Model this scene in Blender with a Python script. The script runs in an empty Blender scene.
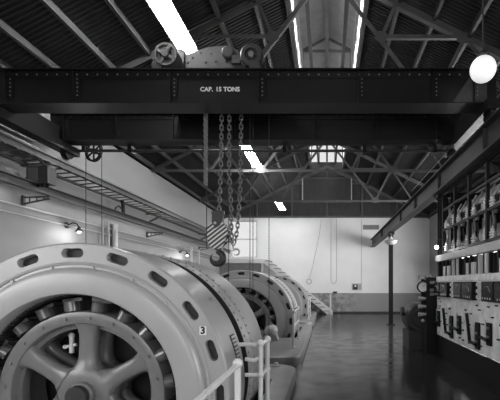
import bpy, math, random
from mathutils import Vector, Matrix
random.seed(7)
sc = bpy.context.scene
COL = sc.collection
R = math.radians
PI = math.pi

# ------------------------------------------------------------------ camera, world, light, exposure
cd = bpy.data.cameras.new('camera')
cd.sensor_width = 36.0
cd.lens = 36.0 * 400 / 500
cd.shift_x = -77 / 500
cd.shift_y = 84 / 500
cd.clip_start = 0.05
cam = bpy.data.objects.new('camera', cd)
cam.location = (0, 0, 1.7)
cam.rotation_euler = (R(90), 0, 0)
COL.objects.link(cam)
sc.camera = cam

w = bpy.data.worlds.new('overcast_sky')
w.use_nodes = True
w.node_tree.nodes['Background'].inputs[0].default_value = (1, 1, 1, 1)
w.node_tree.nodes['Background'].inputs[1].default_value = 3.0
sc.world = w

def area(name, loc, rot, sx, sy, watts):
    l = bpy.data.lights.new(name, 'AREA')
    l.shape = 'RECTANGLE'; l.size = sx; l.size_y = sy; l.energy = watts
    o = bpy.data.objects.new(name, l)
    o.location = loc; o.rotation_euler = rot
    COL.objects.link(o)
    return o
# area lights added to brighten the hall, set in unseen wall openings
area('back_fill_light', (-1.0, -4.26, 2.5), (R(90), 0, 0), 7.3, 2.5, 180)
area('side_fill_light', (6.24, 1.0, 2.5), (R(90), 0, R(90)), 4.9, 2.3, 400)
area('middle_fill_light', (6.24, 15.2, 3.2), (R(90), 0, R(90)), 5.9, 2.3, 1100)
area('left_fill_light', (-6.24, -0.3, 2.9), (R(90), 0, R(-90)), 4.9, 2.1, 330)

vs = sc.view_settings
sc.display_settings.display_device = 'sRGB'
vs.view_transform = 'Standard'
vs.look = 'None'
vs.exposure = 0.0
vs.gamma = 1.0
vs.use_curve_mapping = False

# ------------------------------------------------------------------ materials
def mat(name, v, rough=0.6, metal=0.0, var=0.0, scale=4.0, bump=0.0, bscale=30.0, spec=0.5, stretch=(1, 1, 1)):
    m = bpy.data.materials.new(name); m.use_nodes = True
    nt = m.node_tree; b = nt.nodes['Principled BSDF']
    b.inputs['Base Color'].default_value = (v, v, v, 1)
    b.inputs['Roughness'].default_value = rough
    b.inputs['Metallic'].default_value = metal
    b.inputs['Specular IOR Level'].default_value = spec
    if var > 0 or bump > 0:
        tc = nt.nodes.new('ShaderNodeTexCoord')
        mp = nt.nodes.new('ShaderNodeMapping'); mp.inputs['Scale'].default_value = stretch
        nt.links.new(tc.outputs['Object'], mp.inputs['Vector'])
    if var > 0:
        n = nt.nodes.new('ShaderNodeTexNoise'); n.inputs['Scale'].default_value = scale
        n.inputs['Detail'].default_value = 6; n.inputs['Roughness'].default_value = 0.6
        nt.links.new(mp.outputs[0], n.inputs['Vector'])
        r = nt.nodes.new('ShaderNodeValToRGB')
        lo = max(0, v * (1 - var)); hi = min(1, v * (1 + var))
        r.color_ramp.elements[0].position = 0.3; r.color_ramp.elements[0].color = (lo, lo, lo, 1)
        r.color_ramp.elements[1].position = 0.7; r.color_ramp.elements[1].color = (hi, hi, hi, 1)
        nt.links.new(n.outputs['Fac'], r.inputs[0])
        nt.links.new(r.outputs[0], b.inputs['Base Color'])
    if bump > 0:
        n2 = nt.nodes.new('ShaderNodeTexNoise'); n2.inputs['Scale'].default_value = bscale
        n2.inputs['Detail'].default_value = 4
        nt.links.new(mp.outputs[0], n2.inputs['Vector'])
        bp = nt.nodes.new('ShaderNodeBump'); bp.inputs['Strength'].default_value = bump
        bp.inputs['Distance'].default_value = 0.02
        nt.links.new(n2.outputs['Fac'], bp.inputs['Height'])
        nt.links.new(bp.outputs[0], b.inputs['Normal'])
    return m

def emit(name, v, s):
    m = mat(name, v)
    b = m.node_tree.nodes['Principled BSDF']
    b.inputs['Emission Color'].default_value = (1, 1, 1, 1)
    b.inputs['Emission Strength'].default_value = s
    return m

def glass(name, tint, gl):
    m = bpy.data.materials.new(name); m.use_nodes = True
    nt = m.node_tree; nt.nodes.clear()
    o = nt.nodes.new('ShaderNodeOutputMaterial'); mx = nt.nodes.new('ShaderNodeMixShader')
    t = nt.nodes.new('ShaderNodeBsdfTransparent'); t.inputs[0].default_value = (tint, tint, tint, 1)
    g = nt.nodes.new('ShaderNodeBsdfGlossy'); g.inputs['Roughness'].default_value = 0.08
    mx.inputs[0].default_value = gl
    nt.links.new(t.outputs[0], mx.inputs[1]); nt.links.new(g.outputs[0], mx.inputs[2])
    nt.links.new(mx.outputs[0], o.inputs[0])
    return m

M = {}
M['gen'] = mat('generator_grey_enamel', 0.305, 0.32, 0, 0.06, 2.5)
M['gen_dark'] = mat('generator_grey_drum', 0.34, 0.38, 0, 0.08, 2.5)
M['gen_shield'] = mat('generator_pale_enamel', 0.32, 0.3, 0, 0.05, 2)
M['gen_black'] = mat('generator_recess_shade', 0.012, 0.6)  # black stands in for shade in the groove and bore
M['slot'] = mat('slot_shadow_grey', 0.018, 0.6)  # slot shade put into the colour of the ring behind them
M['winding'] = mat('varnished_winding', 0.05, 0.35, 0, 0.4, 14)
M['pole'] = mat('field_pole_varnish', 0.10, 0.22, 0.3, 0.5, 9)
M['rotor'] = mat('rotor_grey_paint', 0.16, 0.3, 0, 0.08, 4)
M['black'] = mat('black_paint', 0.008, 0.5, 0, 0.3, 3, spec=0.2)
M['black_gloss'] = mat('black_gloss_paint', 0.006, 0.42, 0, 0.3, 6, spec=0.3)
M['steel_dark'] = mat('dark_steel_paint', 0.028, 0.5, 0, 0.3, 4)
M['truss'] = mat('truss_grey_paint', 0.075, 0.55, 0, 0.25, 3)
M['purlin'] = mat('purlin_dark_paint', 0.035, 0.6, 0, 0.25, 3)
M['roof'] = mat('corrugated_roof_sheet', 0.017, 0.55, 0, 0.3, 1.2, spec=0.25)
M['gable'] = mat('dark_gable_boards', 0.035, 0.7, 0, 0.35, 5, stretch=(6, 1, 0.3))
M['monitor'] = mat('monitor_inside_paint', 0.22, 0.6, 0, 0.2, 3)
M['runway'] = mat('runway_beam_paint', 0.05, 0.45, 0, 0.25, 4)
M['white_rail'] = mat('white_pipe_paint', 0.62, 0.3, 0, 0.05, 8)
M['white'] = mat('white_paint', 0.6, 0.5, 0, 0.06, 4)
M['wall_side'] = mat('white_plaster', 0.265, 0.55, 0, 0.07, 0.8, 0.15, 6, stretch=(1, 0.35, 1.4))
M['chain'] = mat('worn_chain_steel', 0.16, 0.45, 0.5, 0.35, 20)
M['rope'] = mat('hoist_rope', 0.17, 0.8, 0, 0.4, 40)
M['marble'] = mat('veined_marble_slab', 0.82, 0.35, 0, 0.28, 6, stretch=(1, 1, 1))
M['pale_metal'] = mat('pale_grey_metal', 0.42, 0.4, 0.1, 0.15, 7)
M['mid_metal'] = mat('mid_grey_metal', 0.2, 0.4, 0.3, 0.2, 7)
M['porcelain'] = mat('white_porcelain', 0.6, 0.2)
M['brass'] = mat('bright_switch_metal', 0.5, 0.3, 0.8)
M['dial'] = mat('white_dial_face', 0.72, 0.4)
M['concrete'] = mat('plinth_concrete_paint', 0.17, 0.4, 0, 0.15, 3)
M['pit'] = mat('pit_concrete', 0.07, 0.8, 0, 0.2, 3)
M['sign'] = mat('white_sign_paint', 0.7, 0.6)
M['ink'] = mat('black_ink', 0.01, 0.6)
M['glass'] = glass('clear_window_glass', 0.97, 0.06)
M['dimmed_glass'] = glass('dimmed_window_glass', 0.54, 0.05)  # tint added to dim the sky seen through these panes
M['meter_glass'] = mat('dark_meter_glass', 0.03, 0.12, 0, 0.6, 6)
M['tube'] = emit('fluorescent_tube_glow', 0.9, 62.0)
M['bulb'] = emit('bulb_glow', 0.9, 14.0)
M['globe'] = emit('opal_globe_glass', 0.8, 0.55)
M['shade'] = mat('opal_lamp_shade', 0.5, 0.3)
M['tread'] = mat('worn_stair_tread', 0.13, 0.6)

# far wall: pale plaster above, grey painted dado below, peeling towards the left
def far_wall_mat():
    m = mat('far_wall_plaster', 0.5, 0.6)
    nt = m.node_tree; b = nt.nodes['Principled BSDF']
    tc = nt.nodes.new('ShaderNodeNewGeometry')
    sp = nt.nodes.new('ShaderNodeSeparateXYZ'); nt.links.new(tc.outputs['Position'], sp.inputs[0])
    n = nt.nodes.new('ShaderNodeTexNoise'); n.inputs['Scale'].default_value = 0.9; n.inputs['Detail'].default_value = 6
    nt.links.new(tc.outputs['Position'], n.inputs['Vector'])
    up = nt.nodes.new('ShaderNodeValToRGB')
    for e, p, c in zip(up.color_ramp.elements, (0.35, 0.65), (0.78, 0.83)):
        e.position = p; e.color = (c, c, c, 1)
    nt.links.new(n.outputs['Fac'], up.inputs[0])
    n2 = nt.nodes.new('ShaderNodeTexNoise'); n2.inputs['Scale'].default_value = 3.2; n2.inputs['Detail'].default_value = 8
    n2.inputs['Roughness'].default_value = 0.7
    nt.links.new(tc.outputs['Position'], n2.inputs['Vector'])
    peel = nt.nodes.new('ShaderNodeValToRGB')
    for e, p, c in zip(peel.color_ramp.elements, (0.45, 0.56), (0.17, 0.34)):
        e.position = p; e.color = (c, c, c, 1)
    nt.links.new(n2.outputs['Fac'], peel.inputs[0])
    mr = nt.nodes.new('ShaderNodeMapRange'); mr.inputs[1].default_value = 0.6; mr.inputs[2].default_value = 2.2
    mr.inputs[3].default_value = 1; mr.inputs[4].default_value = 0
    nt.links.new(sp.outputs[0], mr.inputs[0])
    dado = nt.nodes.new('ShaderNodeMix'); dado.data_type = 'RGBA'
    dado.inputs[6].default_value = (0.28, 0.28, 0.28, 1)
    nt.links.new(mr.outputs[0], dado.inputs[0]); nt.links.new(peel.outputs[0], dado.inputs[7])
    gt = nt.nodes.new('ShaderNodeMath'); gt.operation = 'GREATER_THAN'; gt.inputs[1].default_value = 1.17
    nt.links.new(sp.outputs[2], gt.inputs[0])
    mx = nt.nodes.new('ShaderNodeMix'); mx.data_type = 'RGBA'
    nt.links.new(gt.outputs[0], mx.inputs[0]); nt.links.new(dado.outputs[2], mx.inputs[6]); nt.links.new(up.outputs[0], mx.inputs[7])
    nt.links.new(mx.outputs[2], b.inputs['Base Color'])
    return m
M['wall_far'] = far_wall_mat()

def floor_mat():
    m = mat('polished_dark_floor', 0.028, 0.2, 0, 0.3, 1.3, spec=0.10)
    nt = m.node_tree; b = nt.nodes['Principled BSDF']
    tc = nt.nodes.new('ShaderNodeNewGeometry')
    n = nt.nodes.new('ShaderNodeTexNoise'); n.inputs['Scale'].default_value = 2.3; n.inputs['Detail'].default_value = 7
    nt.links.new(tc.outputs['Position'], n.inputs['Vector'])
    r = nt.nodes.new('ShaderNodeMapRange'); r.inputs[1].default_value = 0.3; r.inputs[2].default_value = 0.7
    r.inputs[3].default_value = 0.08; r.inputs[4].default_value = 0.24
    nt.links.new(n.outputs['Fac'], r.inputs[0]); nt.links.new(r.outputs[0], b.inputs['Roughness'])
    n2 = nt.nodes.new('ShaderNodeTexNoise'); n2.inputs['Scale'].default_value = 5
    nt.links.new(tc.outputs['Position'], n2.inputs['Vector'])
    bp = nt.nodes.new('ShaderNodeBump'); bp.inputs['Strength'].default_value = 0.03; bp.inputs['Distance'].default_value = 0.02
    nt.links.new(n2.outputs['Fac'], bp.inputs['Height']); nt.links.new(bp.outputs[0], b.inputs['Normal'])
    return m
M['floor'] = floor_mat()

def stripe_mat():
    m = mat('hazard_stripes', 0.5, 0.5)
    nt = m.node_tree; b = nt.nodes['Principled BSDF']
    tc = nt.nodes.new('ShaderNodeNewGeometry')
    dp = nt.nodes.new('ShaderNodeVectorMath'); dp.operation = 'DOT_PRODUCT'
    a = R(128); per = 0.064
    dp.inputs[1].default_value = (math.cos(a) / per, 0, math.sin(a) / per)
    nt.links.new(tc.outputs['Position'], dp.inputs[0])
    fr = nt.nodes.new('ShaderNodeMath'); fr.operation = 'FRACT'; nt.links.new(dp.outputs['Value'], fr.inputs[0])
    gt = nt.nodes.new('ShaderNodeMath'); gt.operation = 'GREATER_THAN'; gt.inputs[1].default_value = 0.5
    nt.links.new(fr.outputs[0], gt.inputs[0])
    mx = nt.nodes.new('ShaderNodeMix'); mx.data_type = 'RGBA'
    mx.inputs[6].default_value = (0.02, 0.02, 0.02, 1); mx.inputs[7].default_value = (0.6, 0.6, 0.6, 1)
    nt.links.new(gt.outputs[0], mx.inputs[0]); nt.links.new(mx.outputs[2], b.inputs['Base Color'])
    return m
M['stripe'] = stripe_mat()

# ------------------------------------------------------------------ mesh helpers
V = Vector
class MB:
    def __init__(s): s.v = []; s.f = []
    def add(s, vs, fs):
        k = len(s.v); s.v += [tuple(p) for p in vs]; s.f += [tuple(i + k for i in f) for f in fs]; return s
    def box(s, x0, x1, y0, y1, z0, z1):
        return s.add([(x0, y0, z0), (x1, y0, z0), (x1, y1, z0), (x0, y1, z0), (x0, y0, z1), (x1, y0, z1), (x1, y1, z1), (x0, y1, z1)],
                     [(3, 2, 1, 0), (4, 5, 6, 7), (0, 1, 5, 4), (1, 2, 6, 5), (2, 3, 7, 6), (3, 0, 4, 7)])
    def bar(s, p, q, a, b, up=(0, 0, 1)):
        p, q, up = V(p), V(q), V(up)
        d = (q - p).normalized(); x = d.cross(up)
        if x.length < 1e-4: x = d.cross(V((0, 1, 0)))
        x.normalize(); y = x.cross(d).normalized()
        x *= a / 2; y *= b / 2
        return s.add([p - x - y, p + x - y, p + x + y, p - x + y, q - x - y, q + x - y, q + x + y, q - x + y],
                     [(0, 1, 2, 3), (7, 6, 5, 4), (4, 5, 1, 0), (5, 6, 2, 1), (6, 7, 3, 2), (7, 4, 0, 3)])
    def ibeam(s, p, q, depth, width, tf=0.025, tw=0.02, up=(0, 0, 1)):
        p, q, u = V(p), V(q), V(up)
        s.bar(p, q, tw, depth, up)
        for k in (-1, 1):
            o = u * (k * (depth - tf) / 2)
            s.bar(p + o, q + o, width, tf, up)
        return s
    def tube(s, pts, r, n=8, closed=False, caps=True):
        pts = [V(p) for p in pts]; m = len(pts)
        rs = r if isinstance(r, (list, tuple)) else [r] * m
        t0 = (pts[1] - pts[0]).normalized()
        a = t0.orthogonal().normalized(); rings = []
        for i in range(m):
            if closed: t = pts[(i + 1) % m] - pts[i - 1]
            elif i == 0: t = pts[1] - pts[0]
            elif i == m - 1: t = pts[-1] - pts[-2]
            else: t = (pts[i + 1] - pts[i]).normalized() + (pts[i] - pts[i - 1]).normalized()
            t.normalize()
            a = (a - t * a.dot(t)).normalized(); b = t.cross(a)
            rings.append([pts[i] + (a * math.cos(2 * PI * j / n) + b * math.sin(2 * PI * j / n)) * rs[i] for j in range(n)])
        vs = [p for rg in rings for p in rg]; fs = []
        for i in range(m if closed else m - 1):
            i2 = (i + 1) % m
            for j in range(n):
                j2 = (j + 1) % n
                fs.append((i * n + j, i * n + j2, i2 * n + j2, i2 * n + j))
        if caps and not closed:
            fs.append(tuple(range(n - 1, -1, -1))); fs.append(tuple(range((m - 1) * n, m * n)))
        return s.add(vs, fs)
    def cyl(s, p, q, r, n=12): return s.tube([p, q], r, n)
    def lathe(s, prof, c=(0, 0, 0), axis='Y', n=48, a0=0.0, a1=2 * PI, closed=False):
        c = V(c); full = abs(a1 - a0 - 2 * PI) < 1e-5
        k = n if full else n + 1; m = len(prof); vs = []; fs = []
        for i in range(k):
            a = a0 + (a1 - a0) * i / n
            sa, ca = math.sin(a), math.cos(a)
            for r, h in prof:
                vs.append(c + (V((r * sa, h, r * ca)) if axis == 'Y' else V((r * sa, r * ca, h)) if axis == 'Z' else V((h, r * sa, r * ca))))
        for i in range(n):
            i2 = (i + 1) % k
            for j in range(m if closed else m - 1):
                j2 = (j + 1) % m
                fs.append((i * m + j, i2 * m + j, i2 * m + j2, i * m + j2))
        return s.add(vs, fs)
    def sphere(s, c, r, n=12, m=8):
        return s.lathe([(r * math.sin(PI * j / m), r * math.cos(PI * j / m)) for j in range(m + 1)], c, 'Z', n)
    def prism(s, poly, d0, d1, plane='XZ'):
        n = len(poly)
        f = {'XZ': lambda a, b, d: (a, d, b), 'XY': lambda a, b, d: (a, b, d), 'YZ': lambda a, b, d: (d, a, b)}[plane]
        vs = [f(a, b, d0) for a, b in poly] + [f(a, b, d1) for a, b in poly]
        fs = [tuple(range(n)), tuple(range(2 * n - 1, n - 1, -1))]
        fs += [(i, i + n, (i + 1) % n + n, (i + 1) % n) for i in range(n)]
        return s.add(vs, fs)
    def mesh(s, name, m, off=(0, 0, 0), smooth=True):
        import bmesh
        me = bpy.data.meshes.new(name)
        o = V(off)
        me.from_pydata([tuple(V(p) - o) for p in s.v], [], s.f)
        bm = bmesh.new(); bm.from_mesh(me)
        bmesh.ops.remove_doubles(bm, verts=bm.verts, dist=1e-5)
        bmesh.ops.recalc_face_normals(bm, faces=bm.faces)
        bm.to_mesh(me); bm.free()
        me.materials.append(M[m] if isinstance(m, str) else m)
        if smooth:
            me.polygons.foreach_set('use_smooth', [True] * len(me.polygons))
            me.set_sharp_from_angle(angle=R(38))
        return me
    def build(s, name, m, parent=None, smooth=True):
        if parent is None:
            xs, ys, zs = zip(*s.v)
            off = ((min(xs) + max(xs)) / 2, (min(ys) + max(ys)) / 2, min(zs))
        else:
            off = wloc(parent)
        o = bpy.data.objects.new(name, s.mesh(name, m, off, smooth))
        COL.objects.link(o)
        if parent is None: o.location = off
        else: o.parent = parent
        return o

def wloc(o):
    l = V(o.location)
    while o.parent: o = o.parent; l += V(o.location)
    return l
def tag(o, label, cat, group=None):
    o['label'] = label; o['category'] = cat
    if group: o['group'] = group
    return o
def thing(name, label, cat, loc, group=None):
    o = bpy.data.objects.new(name, None); o.empty_display_size = 0.2
    COL.objects.link(o); o.location = loc
    return tag(o, label, cat, group)
def struct(o, label=None, cat=None):
    o['kind'] = 'structure'
    if label: o['label'] = label
    if cat: o['category'] = cat
    return o
def sroot(name, loc, label=None, cat=None):
    o = bpy.data.objects.new(name, None); COL.objects.link(o); o.location = loc
    return struct(o, label, cat)
def stuff(o): o['kind'] = 'stuff'; return o
def part(me, name, parent, loc=(0, 0, 0), rot=(0, 0, 0)):
    """a part that shares mesh data; loc and rot are local to the parent"""
    o = bpy.data.objects.new(name, me); COL.objects.link(o); o.parent = parent
    o.location = loc; o.rotation_euler = rot
    return o
def copy_tree(o, parent=None):
    c = o.copy(); COL.objects.link(c); c.parent = parent
    for ch in list(o.children): copy_tree(ch, c)
    return c
def text_mesh(txt, size, m, bold=0.0):
    cu = bpy.data.curves.new('lettering', 'FONT'); cu.body = txt; cu.size = size; cu.align_x = 'CENTER'; cu.align_y = 'CENTER'
    cu.extrude = 0.001; cu.offset = bold; cu.resolution_u = 3
    to = bpy.data.objects.new('lettering', cu); COL.objects.link(to)
    bpy.context.view_layer.update()
    me = bpy.data.meshes.new_from_object(to.evaluated_get(bpy.context.evaluated_depsgraph_get()))
    bpy.data.objects.remove(to); bpy.data.curves.remove(cu)
    me.materials.clear(); me.materials.append(M[m])
    return me

# ------------------------------------------------------------------ the room shell
XW, YF, YB = 6.0, 23.4, -4.0       # half width, far wall, back wall
ZE, ZR = 5.57, 8.57                # eave and ridge
GX, GZ, GY0, GP = -2.44, 0.6, 3.87, 7.6    # generator axis, first front face, spacing
PITS = [(GX - 1.62, GX + 1.58, GY0 + GP * i - 0.3, GY0 + GP * i + 2.45) for i in range(3)]

def slab_with_holes(x0, x1, y0, y1, z0, z1, holes):
    mb = MB()
    xs = sorted({x0, x1, *[h[0] for h in holes], *[h[1] for h in holes]})
    ys = sorted({y0, y1, *[h[2] for h in holes], *[h[3] for h in holes]})
    inside = lambda a, b: any(h[0] < a < h[1] and h[2] < b < h[3] for h in holes)
    nx, ny = len(xs) - 1, len(ys) - 1
    solid = {(i, j): not inside((xs[i] + xs[i + 1]) / 2, (ys[j] + ys[j + 1]) / 2) for i in range(nx) for j in range(ny)}
    for (i, j), ok in solid.items():
        if not ok: continue
        a, b, c, d = xs[i], xs[i + 1], ys[j], ys[j + 1]
        mb.add([(a, c, z1), (b, c, z1), (b, d, z1), (a, d, z1)], [(0, 1, 2, 3)])
        mb.add([(a, c, z0), (b, c, z0), (b, d, z0), (a, d, z0)], [(3, 2, 1, 0)])
        for di, dj, p, q in ((-1, 0, (a, d), (a, c)), (1, 0, (b, c), (b, d)), (0, -1, (a, c), (b, c)), (0, 1, (b, d), (a, d))):
            if not solid.get((i + di, j + dj), False):
                mb.add([(*p, z0), (*q, z0), (*q, z1), (*p, z1)], [(0, 1, 2, 3)])
    return mb

fl = struct(slab_with_holes(-XW - .3, XW + .3, YB, YF + .3, -0.25, 0, PITS).build('floor', 'floor', smooth=False), 'dark polished floor running to the far wall', 'floor')
for i, h in enumerate(PITS):
    m = MB()
    m.box(h[0] - .2, h[1] + .2, h[2] - .2, h[3] + .2, -1.4, -1.2)
    m.box(h[0] - .2, h[0], h[2], h[3], -1.2, -.25); m.box(h[1], h[1] + .2, h[2], h[3], -1.2, -.25)
    m.box(h[0] - .2, h[1] + .2, h[2] - .2, h[2], -1.2, -.25); m.box(h[0] - .2, h[1] + .2, h[3], h[3] + .2, -1.2, -.25)
    m.build('generator_pit', 'pit', fl, smooth=False)

def wall_holes_x(y0, y1, z0, z1, x0, x1, holes):       # wall lying in YZ, holes (y0,y1,z0,z1)
    m = slab_with_holes(y0, y1, z0, z1, x0, x1, holes); m.v = [(c, a, b) for a, b, c in m.v]; return m
def wall_holes_y(x0, x1, z0, z1, y0, y1, holes):
    m = slab_with_holes(x0, x1, z0, z1, y0, y1, holes); m.v = [(a, c, b) for a, b, c in m.v]; return m

WL = [(-2.8, 2.2, 1.8, 4.0)]
struct(wall_holes_x(YB, YF, 0, ZE, -XW - .3, -XW, WL).build('wall_left', 'wall_side', smooth=False), 'long white plastered wall behind the generators', 'wall')
WR = [(-1.5, 3.5, 1.3, 3.7), (12.2, 18.2, 2.0, 4.4)]
struct(wall_holes_x(YB, YF, 0, ZE, XW, XW + .3, WR).build('wall_right', 'wall_side', smooth=False), 'white wall behind the switchboard', 'wall')
WB = [(-4.7, 2.7, 1.2, 3.8)]
struct(wall_holes_y(-XW - .3, XW + .3, 0, ZE, YB - .3, YB, WB).build('wall_back', 'wall_side', smooth=False), 'white end wall with a wide added window', 'wall')
WF = (-5.62, -4.08, 3.24, 5.42)
wf = struct(wall_holes_y(-XW - .3, XW + .3, 0, ZE, YF, YF + .3, [WF]).build('wall_far', 'wall_far', smooth=False), 'pale far wall above a grey painted dado', 'wall')
struct(MB().box(0.2, XW, YF - .03, YF, 0, .09).build('baseboard_far', 'steel_dark', smooth=False), 'dark skirting along the foot of the far wall', 'baseboard')
# gables
def gable(name, y0, y1):
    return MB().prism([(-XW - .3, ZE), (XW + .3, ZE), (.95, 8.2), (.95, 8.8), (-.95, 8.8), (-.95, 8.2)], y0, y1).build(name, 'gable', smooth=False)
wg = struct(gable('wall_gable_far', YF, YF + .2), 'dark boarded gable above the far wall', 'wall')
struct(gable('wall_gable_back', YB - .2, YB), 'dark boarded gable above the back wall', 'wall')
for x in (-4.1, -2.05, 0, 2.05, 4.1):
    MB().box(x - .05, x + .05, YF - .09, YF, ZE, 8.45 - .5 * abs(x)).build('stud', 'truss', wg, smooth=False)
for z, hw in ((5.62, 6.0), (6.54, 3.9), (7.55, 1.9)):
    MB().box(-hw, hw, YF - .12, YF - .09, z - .05, z + .05).build('girt', 'truss', wg, smooth=False)
for sx in (-1, 1):
    MB().bar((sx * 6.0, YF - .16, ZE - .02), (0, YF - .16, ZR - .05), .06, .16).build('gable_rafter', 'truss', wg, smooth=False)

# windows
def window(name, x0, x1, z0, z1, y, nx, nz, label, fr=.06, mat_='white', gl='glass'):
    w_ = sroot(name, ((x0 + x1) / 2, y, z0), label, 'window')
    m = MB()
    m.box(x0, x0 + fr, y, y + .07, z0, z1); m.box(x1 - fr, x1, y, y + .07, z0, z1)
    m.box(x0 + fr, x1 - fr, y, y + .07, z0, z0 + fr); m.box(x0 + fr, x1 - fr, y, y + .07, z1 - fr, z1)
    m.build('window_frame', mat_, w_, smooth=False)
    dx = (x1 - x0 - 2 * fr) / nx; dz = (z1 - z0 - 2 * fr) / nz
    for i in range(1, nx):
        x = x0 + fr + dx * i; MB().box(x - .02, x + .02, y + .01, y + .06, z0 + fr, z1 - fr).build('mullion', mat_, w_, smooth=False)
    for j in range(1, nz):
        z = z0 + fr + dz * j; MB().box(x0 + fr, x1 - fr, y + .005, y + .065, z - .03, z + .03).build('glazing_bar', mat_, w_, smooth=False)
    for i in range(nx):
        for j in range(nz):
            MB().box(x0 + fr + dx * i, x0 + fr + dx * (i + 1), y + .03, y + .036, z0 + fr + dz * j, z0 + fr + dz * (j + 1)).build('pane', gl, w_, smooth=False)
    return w_
window('window_1', WF[0], WF[1], WF[2], WF[3], YF + .1, 1, 2, 'bright sash window in the far wall above the stair landing', gl='dimmed_glass')
window('window_2', -.95, .95, 8.8, 10.0, YF + .05, 4, 1, 'glazed end of the roof monitor above the far gable', .05, 'truss', 'dimmed_glass')
# dark louvred frame in the gable
lv = sroot('window_3', (0, YF - .14, 6.45), 'dark boarded-up frame in the far gable', 'window')
MB().box(-1.42, 1.42, YF - .2, YF - .16, 7.82, 7.88).box(-1.42, 1.42, YF - .2, YF - .16, 6.42, 6.48).build('frame_rail', 'truss', lv, smooth=False)
for sx in (-1, 1): MB().box(sx * 1.42 - .03, sx * 1.42 + .03, YF - .2, YF - .16, 6.48, 7.82).build('lit_edge_stile', 'pale_metal', lv, smooth=False)  # lit edges put into the pale colour of the stiles
for k in range(11): MB().box(-1.37 + k * .25, -1.37 + k * .25 + .235, YF - .195, YF - .17, 6.48, 7.82).build('board', 'gable', lv, smooth=False)

# back and side windows, added as sources to light the hall
window('window_4', -4.7, 2.7, 1.2, 3.8, YB - .2, 6, 3, 'wide unseen window added in the end wall behind the camera for light')
def added_side_window(name, y0, y1, z0, z1, x, nx, nz, label):
    w_ = window(name, y0, y1, z0, z1, x, nx, nz, label)
    w_.location = (x, (y0 + y1) / 2, z0); w_.rotation_euler = (0, 0, R(90))
    return w_
added_side_window('window_5', -1.5, 3.5, 1.3, 3.7, 6.15, 4, 3, 'unseen window added in the right wall near the camera for light')
added_side_window('window_8', 12.2, 18.2, 2.0, 4.4, 6.15, 5, 3, 'window added in the right wall beyond the switchboard to brighten the far wall')
added_side_window('window_9', -2.8, 2.2, 1.8, 4.0, -6.08, 4, 3, 'unseen window added in the left wall near the camera to brighten the switchboard')

# ------------------------------------------------------------------ the roof
ce = sroot('ceiling', (0, 0, ZE), 'dark corrugated pitched roof on purlins with a glazed ridge monitor', 'ceiling')
XO = .9                              # half width of the ridge opening
def roof_z(x): return ZR + .17 - .5 * abs(x)
for sx in (-1, 1):
    m = MB(); vs = []; pitch = .105
    nr = int((YF - YB + .6) / pitch) + 1
    prof = []
    for i in range(nr):
        y = YB - .3 + i * pitch
        prof += [(y, 0), (y + .040, 0), (y + .053, .028), (y + .093, .028)]
    for (y, h) in prof:
        for x in (XO, XW + .35): vs.append((sx * x, y, roof_z(x) + h))
    n = len(prof)
    m.add(vs, [(2 * i, 2 * i + 1, 2 * i + 3, 2 * i + 2) for i in range(n - 1)])
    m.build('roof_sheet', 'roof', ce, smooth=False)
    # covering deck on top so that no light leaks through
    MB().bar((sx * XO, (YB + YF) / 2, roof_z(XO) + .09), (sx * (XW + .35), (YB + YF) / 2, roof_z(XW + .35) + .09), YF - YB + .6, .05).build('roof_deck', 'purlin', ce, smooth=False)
    for x in (.92, 1.57, 2.33, 3.08, 3.85, 4.6, 5.35, 5.9):
        MB().box(-.035, .035, YB, YF - .02, 0, .13).build('purlin', 'purlin', ce, smooth=False).location = (sx * x, 0, roof_z(x) - .175)
# monitor
for sx in (-1, 1):
    MB().box(sx * XO - .02, sx * XO + .04, YB, YF, 8.1, 8.42).build('monitor_curb', 'purlin', ce, smooth=False)
    MB().box(sx * XO - .03, sx * XO + .05, YB, YF, 9.64, 9.76).build('monitor_head', 'monitor', ce, smooth=False)
    MB().bar((0, (YB + YF) / 2, 10.25), (sx * .96, (YB + YF) / 2, 9.80), YF - YB + .4, .05).build('monitor_roof', 'monitor', ce, smooth=False)
    MB().box(sx * .5 - .05, sx * .5 + .05, YB, YF, 8.72, 8.9).build('monitor_beam', 'truss', ce, smooth=False)
    wn = sroot('window_%d' % (6 if sx < 0 else 7), (sx * XO, 10, 8.42), 'glazed %s side of the roof monitor' % ('left' if sx < 0 else 'right'), 'window')
    ystep = 1.25; nb = 22
    for k in range(nb):
        y = YB + k * (YF - YB) / nb; y2 = YB + (k + 1) * (YF - YB) / nb
        MB().box(sx * XO - .003, sx * XO + .003, y + .03, y2 - .03, 8.42, 9.64).build('pane', 'glass', wn, smooth=False)
        MB().box(sx * XO - .008, sx * XO + .012, y2 - .03, y2 + .03 if k < nb - 1 else y2, 8.42, 9.64).build('mullion', 'monitor', wn, smooth=False)
MB().box(-.05, .05, YB, YF, 8.85, 9.0).build('monitor_beam', 'truss', ce, smooth=False)

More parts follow.
